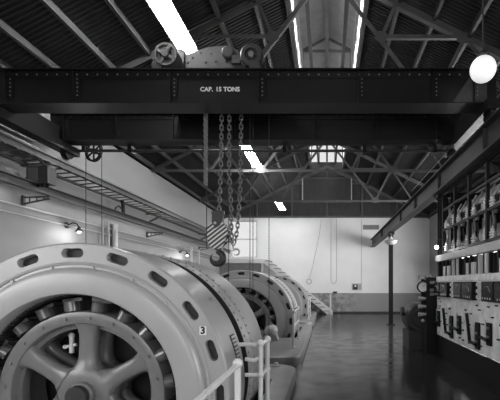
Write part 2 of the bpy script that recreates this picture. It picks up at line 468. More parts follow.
# ------------------------------------------------------------------ roof trusses
def L(m, p, q, a=.07):
    p, q = V(p), V(q)
    m.bar(p, q, .02 + a, .018, (0, -1, 0)) if False else m.bar(p, q, a, .012, (0, 1, 0))
    d = (q - p).normalized(); nrm = d.cross(V((0, 1, 0))).normalized()
    m.bar(p + nrm * (a / 2) + V((0, a / 2, 0)), q + nrm * (a / 2) + V((0, a / 2, 0)), .012, a, (0, 1, 0))
def make_truss(Y):
    t = thing('roof_truss', '', 'roof truss', (0, Y, ZE), 'steel roof trusses')
    zc = lambda x: ZR - .5 * abs(x)
    def member(name, p, q, a):
        m = MB(); L(m, (p[0], Y, p[1]), (q[0], Y, q[1]), a); m.build(name, 'truss', t, smooth=False)
    def gus(x, z, w_, h_):
        MB().prism([(x - w_, z - h_ * .4), (x - w_ * .5, z - h_), (x + w_ * .5, z - h_), (x + w_, z - h_ * .4), (x + w_ * .6, z + h_), (x - w_ * .6, z + h_)], Y - .012, Y + .0).build('gusset_plate', 'truss', t, smooth=False)
    member('bottom_chord', (-XW, ZE), (XW, ZE), .09)
    for s in (-1, 1):
        member('top_chord', (s * XW, zc(XW)), (0, zc(0)), .13)
        member('main_diagonal', (0, ZR - .05), (s * 2.25, ZE), .085)
        member('mid_strut', (s * 3.0, zc(3)), (s * 2.25, ZE), .075)
        member('collar', (s * 3.0, zc(3)), (s * 1.18, zc(3)), .075)
        member('upper_strut', (s * 1.5, zc(1.5)), (s * 1.18, zc(3)), .06)
        member('lower_strut', (s * 4.5, zc(4.5)), (s * 4.0, ZE), .06)
        member('lower_diagonal', (s * 3.0, zc(3)), (s * 4.0, ZE), .06)
        gus(s * 2.25, ZE + .05, .2, .13); gus(s * 3.0, zc(3) - .04, .2, .12); gus(s * 1.18, zc(3), .14, .11); gus(s * 5.75, zc(5.75) - .05, .25, .1)
        # monitor frame carried by the truss
        m = MB().bar((s * .8, Y, 8.17), (s * .8, Y, 9.7), .05, .08); m.build('monitor_post', 'truss', t, smooth=False)
        MB().bar((s * .8, Y, 9.68), (0, Y, 10.1), .07, .08).build('monitor_rafter', 'truss', t, smooth=False)
    MB().bar((-.8, Y, 9.66), (.8, Y, 9.66), .06, .07).build('monitor_tie', 'truss', t, smooth=False)
    MB().bar((-.8, Y, 8.3), (.8, Y, 8.3), .06, .07).build('monitor_tie', 'truss', t, smooth=False)
    gus(0, ZR - .12, .25, .14)
    return t
tr = make_truss(3.67)
labs = ['grey steel roof truss nearest the camera, in front of the crane',
        'grey steel roof truss just behind the crane trolley and girders',
        'grey steel roof truss in the middle of the bay beyond the crane',
        'grey steel roof truss farthest away, nearest the dark gable']
tr['label'] = labs[0]
for k in range(1, 4):
    c = copy_tree(tr); c.location.y = 3.67 + 5 * k; c['label'] = labs[k]

# ------------------------------------------------------------------ generator plinths
def plinth(y0, y1, hole, label):
    x0, x1, zt, r = -4.9, -.55, .2, .45
    bx = []
    def arc(cx, cy, a0):
        for k in range(7):
            a = a0 + R(90) * k / 6; bx.append((cx + r * math.cos(a), cy + r * math.sin(a)))
    arc(x1 - r, y0 + r, R(-90)); arc(x1 - r, y1 - r, 0)
    bx.append((x0, y1)); bx.append((x0, y0))
    m = MB()
    # outer skirt with a rounded top edge
    n = len(bx); b = .035
    cx, cy = (x0 + x1) / 2, (y0 + y1) / 2
    def inset(p, d): return (p[0] + (d if p[0] < cx else -d), p[1] + (d if p[1] < cy else -d))
    rings = [[(p[0], p[1], 0.0) for p in bx], [(p[0], p[1], zt - b) for p in bx],
             [(*inset(p, b * .3), zt - b * .3) for p in bx], [(*inset(p, b), zt) for p in bx]]
    for q in range(3):
        for i in range(n):
            j = (i + 1) % n; A, B = rings[q], rings[q + 1]
            m.add([A[i], A[j], B[j], B[i]], [(0, 1, 2, 3)])
    # top with a hole: quads from the hole's corners
    hx0, hx1, hy0, hy1 = hole
    T = rings[3]
    c = [(hx1, hy0, zt), (hx1, hy1, zt), (hx0, hy1, zt), (hx0, hy0, zt)]
    for i in range(6): m.add([T[i], T[i + 1], c[0]], [(0, 1, 2)])
    m.add([T[6], T[7], c[1], c[0]], [(0, 1, 2, 3)])
    for i in range(7, 13): m.add([T[i], T[i + 1], c[1]], [(0, 1, 2)])
    m.add([T[13], T[14], c[2], c[1]], [(0, 1, 2, 3)])
    m.add([T[14], T[15], c[3], c[2]], [(0, 1, 2, 3)])
    m.add([T[15], T[0], c[0], c[3]], [(0, 1, 2, 3)])
    for i in range(4):
        p, q = c[i], c[(i + 1) % 4]
        m.add([p, q, (q[0], q[1], 0), (p[0], p[1], 0)], [(0, 1, 2, 3)])
    return tag(m.build('machine_plinth', 'concrete'), label, 'plinth', 'generator plinths')
plinth(.55, 7.55, PITS[0], 'low grey concrete plinth under the nearest generator')
plinth(8.15, 15.15, PITS[1], 'low grey concrete plinth with rounded corner under the second generator')
plinth(15.75, 22.0, PITS[2], 'low grey concrete plinth under the farthest generator')

# ------------------------------------------------------------------ generators
def make_generator(number):
    x0, y0, zb = GX, GY0, -1.2
    c = (x0, y0, GZ)
    g = thing('generator', '', 'generator', (x0, y0, zb), 'row of generators')
    P = lambda th, r, y: (x0 + r * math.sin(th), y0 + y, GZ + r * math.cos(th))
    # front ring with 20 oval ventilation slots
    m = MB(); NS, rm = 20, 1.400
    hw = PI / NS * rm; hr = .085; A, rc = .108, .046; N = 40
    def ins(t, q): return math.hypot(max(abs(t) - (A - rc), 0), q) <= rc
    loop = []
    for k in range(N):
        side, f = divmod(k, N // 4); f = f / (N // 4)
        loop.append([(-hw + 2 * hw * f, hr), (hw, hr - 2 * hr * f), (hw - 2 * hw * f, -hr), (-hw, -hr + 2 * hr * f)][side])
    inner = []
    for t, q in loop:
        lo, hi = 0.0, 1.0
        for _ in range(24):
            mid = (lo + hi) / 2
            if ins(t * mid, q * mid): lo = mid
            else: hi = mid
        inner.append((t * lo, q * lo))
    for s in range(NS):
        th0 = s * 2 * PI / NS + R(-1.0)
        def pt(t, q, y, straight):
            if straight:
                return (x0 + (rm + q) * math.sin(th0) + t * math.cos(th0), y0 + y, GZ + (rm + q) * math.cos(th0) - t * math.sin(th0))
            return P(th0 + t / rm, rm + q, y)
        o_ = [pt(t, q, 0, False) for t, q in loop]; i_ = [pt(t, q, 0, True) for t, q in inner]
        e_ = [pt(t * .95, q * .9, .012, True) for t, q in inner]; b_ = [pt(t * .95, q * .9, .075, True) for t, q in inner]
        vs = o_ + i_ + e_ + b_; fs = []
        for k in range(N):
            k2 = (k + 1) % N
            for a in range(3): fs.append((a * N + k, a * N + k2, (a + 1) * N + k2, (a + 1) * N + k))
        m.add(vs, fs)
    m.lathe([(rm + hr, 0), (1.493, .006), (1.502, .025), (1.5, .05), (1.5, .70), (1.48, .72), (1.28, .72)], c, 'Y', 120)
    m.build('stator_frame', 'gen', g)
    MB().lathe([(1.28, .076), (1.49, .076), (1.49, .09), (1.28, .09)], c, 'Y', 90, closed=True).build('slot_shade_liner', 'slot', g)
    # end shield: raised bead, dished ring, rolled inner lip
    MB().lathe([(1.318, .004), (1.312, -.012), (1.300, -.018), (1.288, -.012), (1.284, -.002), (1.262, -.004), (1.250, -.03), (1.232, -.052), (1.205, -.062),
                (1.18, -.064), (1.03, -.072), (1.010, -.068), (1.0, -.052), (1.0, .10), (1.03, .10)], c, 'Y', 120).build('end_shield', 'gen_shield', g)
    m = MB()
    for k in range(20):
        th = 2 * PI * k / 20 + R(8); p = P(th, 1.272, -.002)
        m.cyl(p, (p[0], p[1] - .018, p[2]), .016, 6)
    bo = m.build('shield_bolts', 'gen_shield', g); stuff(bo)
    # stator winding end turns
    m = MB(); nt = 160
    for k in range(nt):
        th = 2 * PI * k / nt; d = .35 * 2 * PI / nt
        vs = [P(th - d, 1.035, .06), P(th + d, 1.035, .06), P(th + d + .03, .985, .10), P(th - d + .03, .985, .10),
              P(th - d, 1.035, .36), P(th + d, 1.035, .36), P(th + d + .03, .985, .36), P(th - d + .03, .985, .36)]
        m.add(vs, [(0, 1, 2, 3), (0, 3, 7, 4), (1, 5, 6, 2), (3, 2, 6, 7)])
    stuff(m.build('stator_winding', 'winding', g, smooth=False))
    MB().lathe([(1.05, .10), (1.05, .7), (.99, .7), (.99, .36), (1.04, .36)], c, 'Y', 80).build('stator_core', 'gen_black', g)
    MB().lathe([(.0, .70), (1.05, .70), (1.05, .74), (0, .74)], c, 'Y', 64).build('dark_back_disc', 'gen_black', g)  # added black disc stands for the dark depth behind the spokes
    # rotor: rim, poles, spider, hub
    MB().lathe([(.83, .12), (.822, .105), (.80, .10), (.725, .10), (.708, .108), (.70, .125), (.70, .60), (.83, .60)], c, 'Y', 96, closed=True).build('rotor_rim', 'rotor', g)
    MB().lathe([(.70, .19), (.70, .30), (.655, .30), (.655, .19)], c, 'Y', 72, closed=True).build('rim_flange', 'rotor', g)
    m = MB()
    for k in range(20):
        p = P(2 * PI * k / 20 + R(6), .765, .10); m.cyl(p, (p[0], p[1] - .016, p[2]), .017, 6)
    stuff(m.build('rim_bolts', 'rotor', g))
    pm = MB()          # one field pole: coil body, pole shoe and clamp, built at the top of the wheel
    pm.box(-.075, .075, .15, .55, .835, .93); pm.box(-.10, .10, .17, .55, .93, .965)
    pm.lathe([(.072, .835), (.072, .93)], (0, .15, 0), 'Z', 12)
    coil = pm.mesh('field_pole', 'pole')
    for k in range(20):
        o = part(coil, 'field_pole', g, (0, 0, GZ - zb), (0, 2 * PI * k / 20 + R(-8), 0))
    spm = MB()
    nseg = 9
    ring = []
    for j in range(nseg):
        r = .24 + (.70 - .24) * j / (nseg - 1); u = abs(j / (nseg - 1) - .5) * 2
        wd = .088 + .06 * u ** 4; dp = .075 + .03 * u ** 4
        ring.append([(wd * math.copysign(abs(math.cos(a)) ** .6, math.cos(a)), .22 + dp * math.copysign(abs(math.sin(a)) ** .6, math.sin(a)), r) for a in [2 * PI * q / 16 for q in range(16)]])
    vs = [p for rg in ring for p in rg]
    spm.add(vs, [(j * 16 + q, j * 16 + (q + 1) % 16, (j + 1) * 16 + (q + 1) % 16, (j + 1) * 16 + q) for j in range(nseg - 1) for q in range(16)])
    spoke = spm.mesh('spoke', 'rotor')
    for k in range(6):
        part(spoke, 'spoke', g, (0, 0, GZ - zb), (0, k * PI / 3 + R(2), 0))
        part(spoke, 'spoke', g, (0, .25, GZ - zb), (0, k * PI / 3 + R(3), 0))
    MB().lathe([(0, .06), (.12, .06), (.13, .07), (.13, .12), (.235, .12), (.265, .14), (.275, .18), (.275, .58), (0, .58)], c, 'Y', 48).build('hub', 'rotor', g)
    MB().lathe([(0, .0), (.10, 0), (.105, .01), (.105, 2.6), (0, 2.6)], c, 'Y', 32).build('shaft', 'steel_dark', g)
    gf = MB().cyl(P(R(-30), .44, .30), P(R(-21.5), .60, .30), .024, 10).build('grease_fitting', 'white_rail', g)
    MB().cyl(P(R(-33), .53, .30), P(R(-20), .50, .30), .016, 8).sphere(P(R(-33), .53, .30), .024, 8, 6).build('fitting_branch', 'white_rail', gf)
    MB().sphere(P(R(-21.5), .605, .30), .032, 10, 8).build('fitting_cap', 'white_rail', gf)
    # groove blackened in place of shade, rear casing with rivet rows
    MB().lathe([(1.30, .72), (1.30, .985), (1.484, .985), (1.484, .999)], c, 'Y', 120).build('groove_shade_drum', 'gen_black', g)
    MB().lathe([(1.30, 1.0), (1.475, 1.0), (1.487, 1.01), (1.487, 1.30), (1.495, 1.305), (1.495, 1.36), (1.487, 1.365), (1.487, 2.16), (1.47, 2.2), (1.20, 2.22), (.10, 2.22)], c, 'Y', 120).build('rear_casing', 'gen_dark', g)
    m = MB()
    for yy, nn in ((1.07, 90), (1.333, 90)):
        for k in range(nn):
            th = 2 * PI * k / nn
            rr = 1.487 if yy < 1.2 else 1.495
            m.cyl(P(th, rr - .004, yy), P(th, rr + .014, yy), .017, 6)
    stuff(m.build('casing_rivets', 'gen', g))
    # louvred plate and lifting lugs on the frame
    th0 = R(83)
    lvm = MB()
    def cb(th_a, th_b, ya, yb, ra, rb, mm):
        n = 6
        pr = [(ra, ya), (rb, ya), (rb, yb), (ra, yb)]
        mm.lathe(pr, c, 'Y', n, th_a, th_b, closed=True)
    cb(R(68.5), R(80.5), .40, .58, 1.50, 1.506, lvm); pl = lvm.build('louvre_plate', 'black', g)
    for k in range(7):
        s_ = MB(); cb(R(69.2 + 1.6 * k), R(70.1 + 1.6 * k), .415, .565, 1.507, 1.516, s_); s_.build('louvre_slat', 'gen_dark', pl)
    for th in (R(52), R(-52)):
        p = P(th, 1.5, .45); q = P(th, 1.53, .45)
        MB().cyl(p, q, .02, 8).build('grease_plug', 'gen_dark', g)
    MB().box(x0 - 1.2, x0 - .75, y0 + .1, y0 + .7, -1.2, -.45).build('mounting_foot', 'gen_dark', g)
    MB().box(x0 + .75, x0 + 1.2, y0 + .1, y0 + .7, -1.2, -.45).build('mounting_foot', 'gen_dark', g)
    MB().box(x0 - .9, x0 + .9, y0 + 1.2, y0 + 2.0, -1.2, -.6).build('casing_foot', 'gen_dark', g)
    return g
gen = make_generator(3)
gen['label'] = 'nearest and largest grey generator with spoked rotor, marked 3'
for k, lb in ((1, 'second grey generator, half hidden behind the nearest one'), (2, 'farthest and smallest grey generator, beside the foot of the stairs')):
    c = copy_tree(gen); c.location.y = GY0 + GP * k + (.15 if k == 2 else 0); c['label'] = lb
# number plate on the nearest generator only
th = R(62.4)
px, pz = 1.40 * math.sin(th) + GX, 1.40 * math.cos(th) + GZ
npl = MB().box(px - .033, px + .033, GY0 - .006, GY0 - .001, pz - .042, pz + .042).build('number_plate', 'sign', gen, smooth=False)
tm = text_mesh('3', .095, 'ink', .004)
t_ = part(tm, 'numeral', npl, (px - GX, -.008, pz + 1.2), (R(90), 0, 0)); t_['label'] = 'black numeral 3'

# bearing pedestals beside the second and third generators
for k, lb in ((1, 'round grey bearing housing in front of the second generator'), (2, 'round grey bearing housing in front of the farthest generator')):
    Y = GY0 + GP * k - .75; X = -1.50
    b = thing('bearing_housing', lb, 'bearing', (X, Y, .2), 'bearing housings')
    MB().lathe([(0, -.24), (.07, -.235), (.12, -.20), (.15, -.14), (.16, -.1), (.16, .2), (.0, .2)], (X, Y, .44), 'Y', 28).build('housing', 'gen_dark', b)
    MB().prism([(X - .2, .2), (X + .2, .2), (X + .12, .45), (X - .12, .45)], Y - .1, Y + .15).build('pedestal', 'gen_dark', b, smooth=False)
    MB().cyl((X, Y + .02, .59), (X, Y + .02, .66), .03, 10).build('oil_cup', 'mid_metal', b)
# grease fitting on the end of the near plinth
o = tag(MB().lathe([(0, .075), (.03, .07), (.045, .05), (.045, .03), (.07, .02), (.07, 0), (0, 0)], (-.93, 7.3, .2), 'Z', 14).build('floor_cap', 'pale_metal'), 'small round capped fitting on the end of the near plinth', 'cap')

# ------------------------------------------------------------------ handrails
def handrail(label, posts, rails, zb, zt=1.04, r=.022):
    x, y = posts[0]
    h = thing('handrail', label, 'handrail', (x, y, zb), 'white pipe handrails')
    for x, y in posts:
        p = MB().cyl((x, y, zb + .02), (x, y, zt), .026, 10).build('post', 'white_rail', h)
        MB().sphere((x, y, zt + .01), .043, 12, 8).build('ball_finial', 'white_rail', p)
        MB().lathe([(.06, 0), (.06, .02), (.026, .03)], (x, y, zb), 'Z', 12).build('base_flange', 'white_rail', p)
        for z in (.70,): MB().sphere((x, y, z), .038, 10, 6).build('ball_fitting', 'white_rail', p)
    for pts in rails:
        MB().tube(pts, r, 8).build('rail', 'white_rail', h)
    return h
handrail('white pipe handrail with ball finials at the bottom edge, nearest the camera', [(-.73, 3.27), (-.73, 1.9)],
         [[(-.73, 3.27, 1.04), (-.73, 1.0, 1.04)], [(-.73, 3.27, .70), (-.73, 1.0, .70)]], .2)
handrail('short white pipe handrail with paired ball posts beside the nearest generator', [(-.73, 4.4), (-.70, 4.70)],
         [[(-.73, 4.4, 1.035), (-.975, 4.4, 1.035)], [(-.73, 4.4, .70), (-.9, 4.4, .70)], [(-.73, 4.4, .9), (-.80, 4.4, .86), (-.9, 4.4, .875)],
          [(-.73, 4.4, 1.035), (-.70, 4.7, 1.035)], [(-.73, 4.4, .70), (-.70, 4.7, .70)]], .2)
handrail('white pipe handrail on the plinth before the second generator', [(-.79, 9.4), (-.79, 11.0)],
         [[(-.79, 9.4, 1.035), (-.79, 11.0, 1.035), (-.95, 11.0, 1.035)], [(-.79, 9.4, .70), (-.79, 11.0, .70)]], .2)
handrail('white pipe handrail on the plinth before the farthest generator', [(-.79, 17.0), (-.79, 18.6)],
         [[(-.79, 17.0, 1.035), (-.79, 18.6, 1.035), (-.95, 18.6, 1.035)], [(-.79, 17.0, .70), (-.79, 18.6, .70)]], .2)

# ------------------------------------------------------------------ crane runways
def runway_left():
    t = thing('crane_runway', 'dark laced runway beam along the upper left wall', 'runway beam', (-5.5, 10, 4.0))
    MB().ibeam((-5.52, YB, 4.18), (-5.52, YF, 4.18), .15, .10).build('beam', 'runway', t, smooth=False)
    MB().bar((-5.52, YB, 4.275), (-5.52, YF, 4.275), .05, .05).build('crane_rail', 'mid_metal', t, smooth=False)
    MB().bar((-5.90, YB, 4.06), (-5.90, YF, 4.06), .05, .05).build('wall_angle', 'runway', t, smooth=False)
    rung = MB().bar((-5.90, 0, 4.06), (-5.47, 0, 4.095), .05, .014)
    me = rung.mesh('lacing_bar', 'runway', (-5.5, 0, 4.0), False)
    y = 5.0
    while y < YF - .1:
        part(me, 'lacing_bar', t, (0, y - 10, 0)); y += .30
    for y in (2.5, 7.87, 13.3, 18.7):
        m = MB().bar((-6, y, 4.02), (-5.42, y, 4.08), .08, .03).bar((-6, y, 3.72), (-5.5, y, 3.97), .05, .05)
        m.build('wall_bracket', 'runway', t, smooth=False)
    return t
runway_left()
def lower_left():
    t = thing('conductor_beam', 'dark channel beam on brackets along the left wall, below the laced beam', 'beam', (-5.55, 10, 3.4))
    m = MB().bar((-5.53, YB, 3.52), (-5.53, YF - .6, 3.52), .02, .16)
    m.bar((-5.48, YB, 3.595), (-5.48, YF - .6, 3.595), .10, .015).bar((-5.48, YB, 3.445), (-5.48, YF - .6, 3.445), .10, .015)
    m.build('channel', 'runway', t, smooth=False)
    for y in (2.5, 7.87, 13.3, 18.7):
        b = MB().bar((-5.99, y, 3.40), (-5.45, y, 3.42), .03, .03).bar((-5.99, y, 3.27), (-5.45, y, 3.38), .03, .03).box(-5.995, -5.95, y - .03, y + .03, 3.24, 3.44)
        for k in range(3): b.bar((-5.85 + k * .14, y, 3.29 + k * .03), (-5.85 + k * .14, y, 3.40), .02, .02, (0, 1, 0))
        b.build('bracket', 'runway', t, smooth=False)
    return t
lower_left()
for z, r in ((3.22, .018), (3.05, .014)):
    tag(MB().cyl((-5.97, 5, z), (-5.97, 22.5, z), r, 8).build('wall_conduit', 'white'), 'thin horizontal conduit along the left wall, %s' % ('upper of two below the channel beam' if z > 3.1 else 'lower of two, level with the wall lamps'), 'conduit', 'wall conduits')

def runway_right():
    t = thing('crane_runway', 'heavy dark crane runway beam on columns at right, ending at the far wall', 'runway beam', (2.65, 10, 3.85))
    MB().ibeam((2.65, YB, 4.07), (2.65, YF - .02, 4.07), .46, .24, .03, .02).build('beam', 'steel_dark', t, smooth=False)
    MB().bar((2.65, YB, 4.325), (2.65, YF - .02, 4.325), .06, .05).build('crane_rail', 'mid_metal', t, smooth=False)
    for y in (4, 6.6, 9.3, 11.8, 14.2, 19):
        MB().box(2.57, 2.64, y - .008, y + .008, 3.87, 4.27).build('web_stiffener', 'steel_dark', t, smooth=False)
    return t
runway_right()
for x, z, lb in ((2.96, 4.62, 'thin bare conductor wire above the right runway beam, lower'), (2.96, 4.95, 'thin bare conductor wire above the right runway beam, upper')):
    tag(MB().cyl((x, YB, z), (x, 14, z), .009, 6).build('conductor_wire', 'mid_metal'), lb, 'wire', 'crane conductor wires')

# columns
def column(y, label):
    t = thing('runway_column', label, 'column', (2.65, y, 0), 'runway columns')
    MB().ibeam((2.65, y, .03), (2.65, y, 3.75), .17, .16, .016, .014, (0, 1, 0)).build('shaft', 'black', t, smooth=False)
    MB().box(2.5, 2.8, y - .15, y + .15, 0, .03).build('base_plate', 'black', t, smooth=False)
    MB().box(2.52, 2.78, y - .14, y + .14, 3.75, 3.84).build('cap_plate', 'black', t, smooth=False)
    return t
column(16.6, 'free-standing black steel column carrying the runway beam before the far wall')
t = thing('runway_column', 'black steel column at the end of the switchboard', 'column', (2.78, 9.6, 0), 'runway columns')
MB().ibeam((2.78, 9.6, .03), (2.78, 9.6, 3.75), .2, .2, .02, .016, (0, 1, 0)).build('shaft', 'black', t, smooth=False)
MB().box(2.68, 2.9, 9.44, 9.76, 0, .03).build('base_plate', 'black', t, smooth=False)
MB().box(2.62, 2.94, 9.45, 9.75, 3.75, 3.84).build('cap_plate', 'black', t, smooth=False)

# ------------------------------------------------------------------ the bridge crane
def rivet_row(m, x0, x1, step, y, z, r=.014):
    x = x0
    while x < x1:
        m.lathe([(r, 0), (r * .8, -.008), (0, -.012)], (x, y, z), 'Y', 6); x += step
def rivet_col(m, x, z0, z1, step, y, r=.014):
    z = z0
    while z < z1:
        m.lathe([(r, 0), (r * .8, -.008), (0, -.012)], (x, y, z), 'Y', 6); z += step
def crane():
    t = thing('bridge_crane', 'black riveted overhead bridge crane spanning the hall, lettered with its capacity', 'crane', (-1.4, 7.4, 4.36))
    XA, XB = -5.68, 2.78
    for gi, (ya, yb) in enumerate(((6.5, 6.9), (8.15, 8.5))):
        m = MB()
        m.box(XA, XB, ya + .07, ya + .085, 4.66, 5.2)                     # near web
        m.box(XA, XB, yb - .085, yb - .07, 4.66, 5.2)                     # far web
        for z in (4.64, 5.195): m.box(XA, XB, ya, yb, z, z + .018)        # cover plates
        gd = m.build('girder', 'black_gloss', t, smooth=False)
        m = MB()
        for za, zb2, zc in ((5.19, 5.08, 5.18), (4.66, 4.74, 4.66)):
            m.box(XA, XB, ya + .058, ya + .07, min(za, zb2), max(za, zb2))
        m.build('flange_angle', 'black_gloss', gd, smooth=False)
        rv = MB()
        rivet_row(rv, XA + .1, XB, .165, ya + .058, 5.135, .015)
        sts = (-5.2, -4.1, -2.51, -1.07, .56, 1.78, 2.45) if gi == 0 else (-5.35, -4.28, -3.1, -1.9, -.2, 1.0, 2.3)
        for x in sts:
            MB().box(x - .055, x - .04, ya + .01, ya + .058, 4.67, 5.18).box(x - .04, x + .05, ya + .048, ya + .058, 4.74, 5.08).build('stiffener', 'black_gloss', gd, smooth=False)
            rivet_col(rv, x + .012, 4.79, 5.06, .066, ya + .048, .012)
        stuff(rv.build('rivets', 'mid_metal' if gi == 0 else 'steel_dark', gd))
        MB().box(XA + .5, XB - .5, ya + .15, ya + .2, 5.213, 5.26).build('trolley_rail', 'mid_metal', gd, smooth=False)
    for x, lb in ((-5.52, 0), (2.65, 1)):
        m = MB().box(x - .12, x + .12, 6.3, 8.75, 4.47, 4.635).box(x - .1, x + .1, 6.95, 8.1, 4.64, 4.9)
        e = m.build('end_truck', 'black_gloss', t, smooth=False)
        for y in (6.5, 8.5):
            MB().lathe([(0, -.05), (.17, -.05), (.17, -.035), (.145, -.03), (.145, .05), (0, .05)], (x, y, 4.36 + .14), 'X', 24).build('wheel', 'black', e)
    gx = 2.42
    MB().prism([(2.05, 4.67), (2.62, 4.67), (2.62, 5.18), (2.4, 5.18)], 6.545, 6.557).build('end_gusset', 'steel_dark', t, smooth=False)
    MB().cyl((-5.75, 8.62, 4.57), (2.7, 8.62, 4.57), .03, 10).build('drive_shaft', 'steel_dark', t)
    for x in (-4.2, -2.6, -.9, .8, 2.3):
        MB().box(x - .04, x + .04, 8.5, 8.7, 4.5, 4.64).build('shaft_bearing', 'black', t, smooth=False)
    for wd, px in (('CAP.', 206.2), ('15', 218.3), ('TONS', 231.3)):
        s = part(text_mesh(wd, .10, 'sign', .0028), 'capacity_lettering', t, ((px - 327) * 6.55 / 400 + 1.4, 6.568 - 7.4, 4.895 - 4.36), (R(90), 0, 0))
        s['label'] = 'white painted lettering ' + wd
    return t
crane()

# hand chain wheel with its endless chain below the far girder
cx, cy, cz = -5.20, 8.92, 4.66
t = thing('hand_chain_pulley', 'dark spoked hand-chain pulley hanging under the crane at left', 'pulley', (cx, cy, cz - .25))
ax = V((.35, 1, 0)).normalized()
def tilt(m):
    q = V((0, 1, 0)).rotation_difference(ax)
    m.v = [tuple(q @ (V(p) - V((cx, cy, cz))) + V((cx, cy, cz))) for p in m.v]; return m
tilt(MB().lathe([(.215, -.03), (.235, -.03), (.222, 0), (.235, .03), (.215, .03), (.19, .02), (.19, -.02)], (cx, cy, cz), 'Y', 36, closed=True)).build('rim', 'black', t)
for k in range(6):
    a = k * PI / 3
    tilt(MB().bar((cx + .04 * math.sin(a), cy, cz + .04 * math.cos(a)), (cx + .195 * math.sin(a), cy, cz + .195 * math.cos(a)), .03, .02, (0, 1, 0))).build('spoke', 'black', t, smooth=False)
tilt(MB().lathe([(0, -.05), (.05, -.05), (.05, .05), (0, .05)], (cx, cy, cz), 'Y', 16)).build('hub', 'black', t)
MB().bar((cx - .1, cy - .1, cz + .05), (cx + .24, cy - .16, cz - .12), .04, .03).build('guide_arm', 'black', t, smooth=False)
MB().cyl((cx, 8.5, cz + .0), (cx, cy, cz), .028, 10).build('axle', 'black', t)
MB().bar((cx, 8.55, cz - .1), (cx, 8.55, 4.66), .06, .06).build('hanger', 'black', t, smooth=False)
for s, lb in ((-1, 'left'), (1, 'right')):
    x = cx + s * .212
    m = MB(); z = 1.15; k = 0
    m.cyl((x, cy - s * .06, .95), (x, cy - s * .06, cz), .006, 6)
    while z < cz:
        m.sphere((x, cy - s * .06, z), .012, 6, 4); z += .05
    tag(m.build('hand_chain', 'steel_dark'), 'thin dark hand chain hanging from the %s side of the spoked pulley' % lb, 'chain', 'hand chains')

# ------------------------------------------------------------------ trolley on the crane
def trolley():
    t = thing('crane_trolley', 'riveted hoist trolley with motor and drum on top of the crane', 'hoist trolley', (-1.98, 7.45, 5.26))
    Z = lambda py, Y=7.0: 1.7 + (284 - py) * Y / 400
    X = lambda px, Y=7.0: (px - 327) * Y / 400
    poly = [(X(153), 5.31), (X(266), 5.31), (X(266), Z(62)), (X(247), Z(60)), (X(238), Z(51)), (X(228), Z(46)), (X(208), Z(48)), (X(190), Z(54)), (X(178), Z(60)), (X(153), Z(63))]
    for y in (6.98, 8.2):
        pl = MB().prism(poly, y, y + .025).build('side_plate', 'runway', t, smooth=False)
        m = MB()
        for px, py in ((183, 59), (188, 63), (201, 53), (211, 54), (221, 51), (193, 58), (206, 63), (216, 62), (226, 62), (236, 58)):
            m.lathe([(.02, 0), (.016, -.012), (0, -.016)], (X(px), y, Z(py)), 'Y', 8)
        stuff(m.build('plate_rivets', 'steel_dark', pl))
    MB().box(X(153), X(268), 7.01, 8.19, 5.285, 5.305).build('deck_plate', 'black', t, smooth=False)
    for x in (X(160), X(260)): MB().box(x - .05, x + .05, 7.0, 8.2, 5.31, 5.42).build('cross_member', 'black', t, smooth=False)
    # motor at left
    c = (X(169, 6.8), 6.8, Z(59, 6.8))
    mo = MB().lathe([(.10, -.14), (.16, -.13), (.185, -.09), (.185, .75), (.15, .8), (0, .8)], c, 'Y', 32).build('motor', 'runway', t)
    MB().lathe([(.155, -.12), (.19, -.12), (.19, -.16), (.155, -.16)], c, 'Y', 32, closed=True).build('end_ring', 'truss', mo)
    for k in range(4):
        a = k * PI / 2 + .5
        MB().bar((c[0] + .05 * math.sin(a), c[1] - .15, c[2] + .05 * math.cos(a)), (c[0] + .165 * math.sin(a), c[1] - .15, c[2] + .165 * math.cos(a)), .05, .03, (0, 1, 0)).build('bell_arm', 'truss', mo, smooth=False)
    MB().lathe([(0, -.19), (.055, -.19), (.065, -.17), (.065, -.12), (0, -.12)], c, 'Y', 20).build('bearing_cap', 'truss', mo)
    MB().lathe([(0, -.11), (.16, -.11)], c, 'Y', 24).build('bell_inside', 'black', mo)
    MB().box(c[0] + .1, c[0] + .2, 6.95, 7.2, c[2] - .05, c[2] + .25).build('terminal_box', 'runway', t, smooth=False)
    # brake drum at right
    c = (X(252, 6.8), 6.8, Z(57, 6.8))
    dr = MB().lathe([(.02, -.03), (.10, -.05), (.11, -.09), (.165, -.09), (.185, -.07), (.185, .12), (.1, .14), (.06, .14), (.06, .6), (0, .6)], c, 'Y', 32).build('brake_drum', 'steel_dark', t)
    MB().lathe([(0, -.1), (.045, -.1), (.05, -.08), (.05, -.03)], c, 'Y', 16).build('shaft_end', 'mid_metal', dr)
    MB().lathe([(.192, -.05), (.205, -.05), (.205, .08), (.192, .08)], c, 'Y', 30, R(-150), R(150), closed=True).build('brake_band', 'runway', dr)
    # gear case between
    c2 = (X(229), 6.93, Z(55))
    MB().lathe([(0, -.04), (.09, -.04), (.11, -.02), (.11, .04), (0, .04)], c2, 'Y', 24).build('gear_case', 'steel_dark', t)
    MB().box(X(233), X(241), 6.9, 6.97, Z(66), Z(58)).build('brake_magnet', 'runway', t, smooth=False)
    MB().lathe([(0, -.5), (.17, -.5), (.17, -.45), (.14, -.43), (.14, .43), (.17, .45), (.17, .5), (0, .5)], (-1.95, 7.6, 5.4), 'X', 28).build('chain_drum', 'steel_dark', t)
    for y in (6.70, 8.35):
        for x in (X(165), X(258)):
            MB().lathe([(0, -.04), (.09, -.04), (.09, .04), (0, .04)], (x, y, 5.35), 'Y', 20).build('trolley_wheel', 'steel_dark', t)
    return t
trolley()

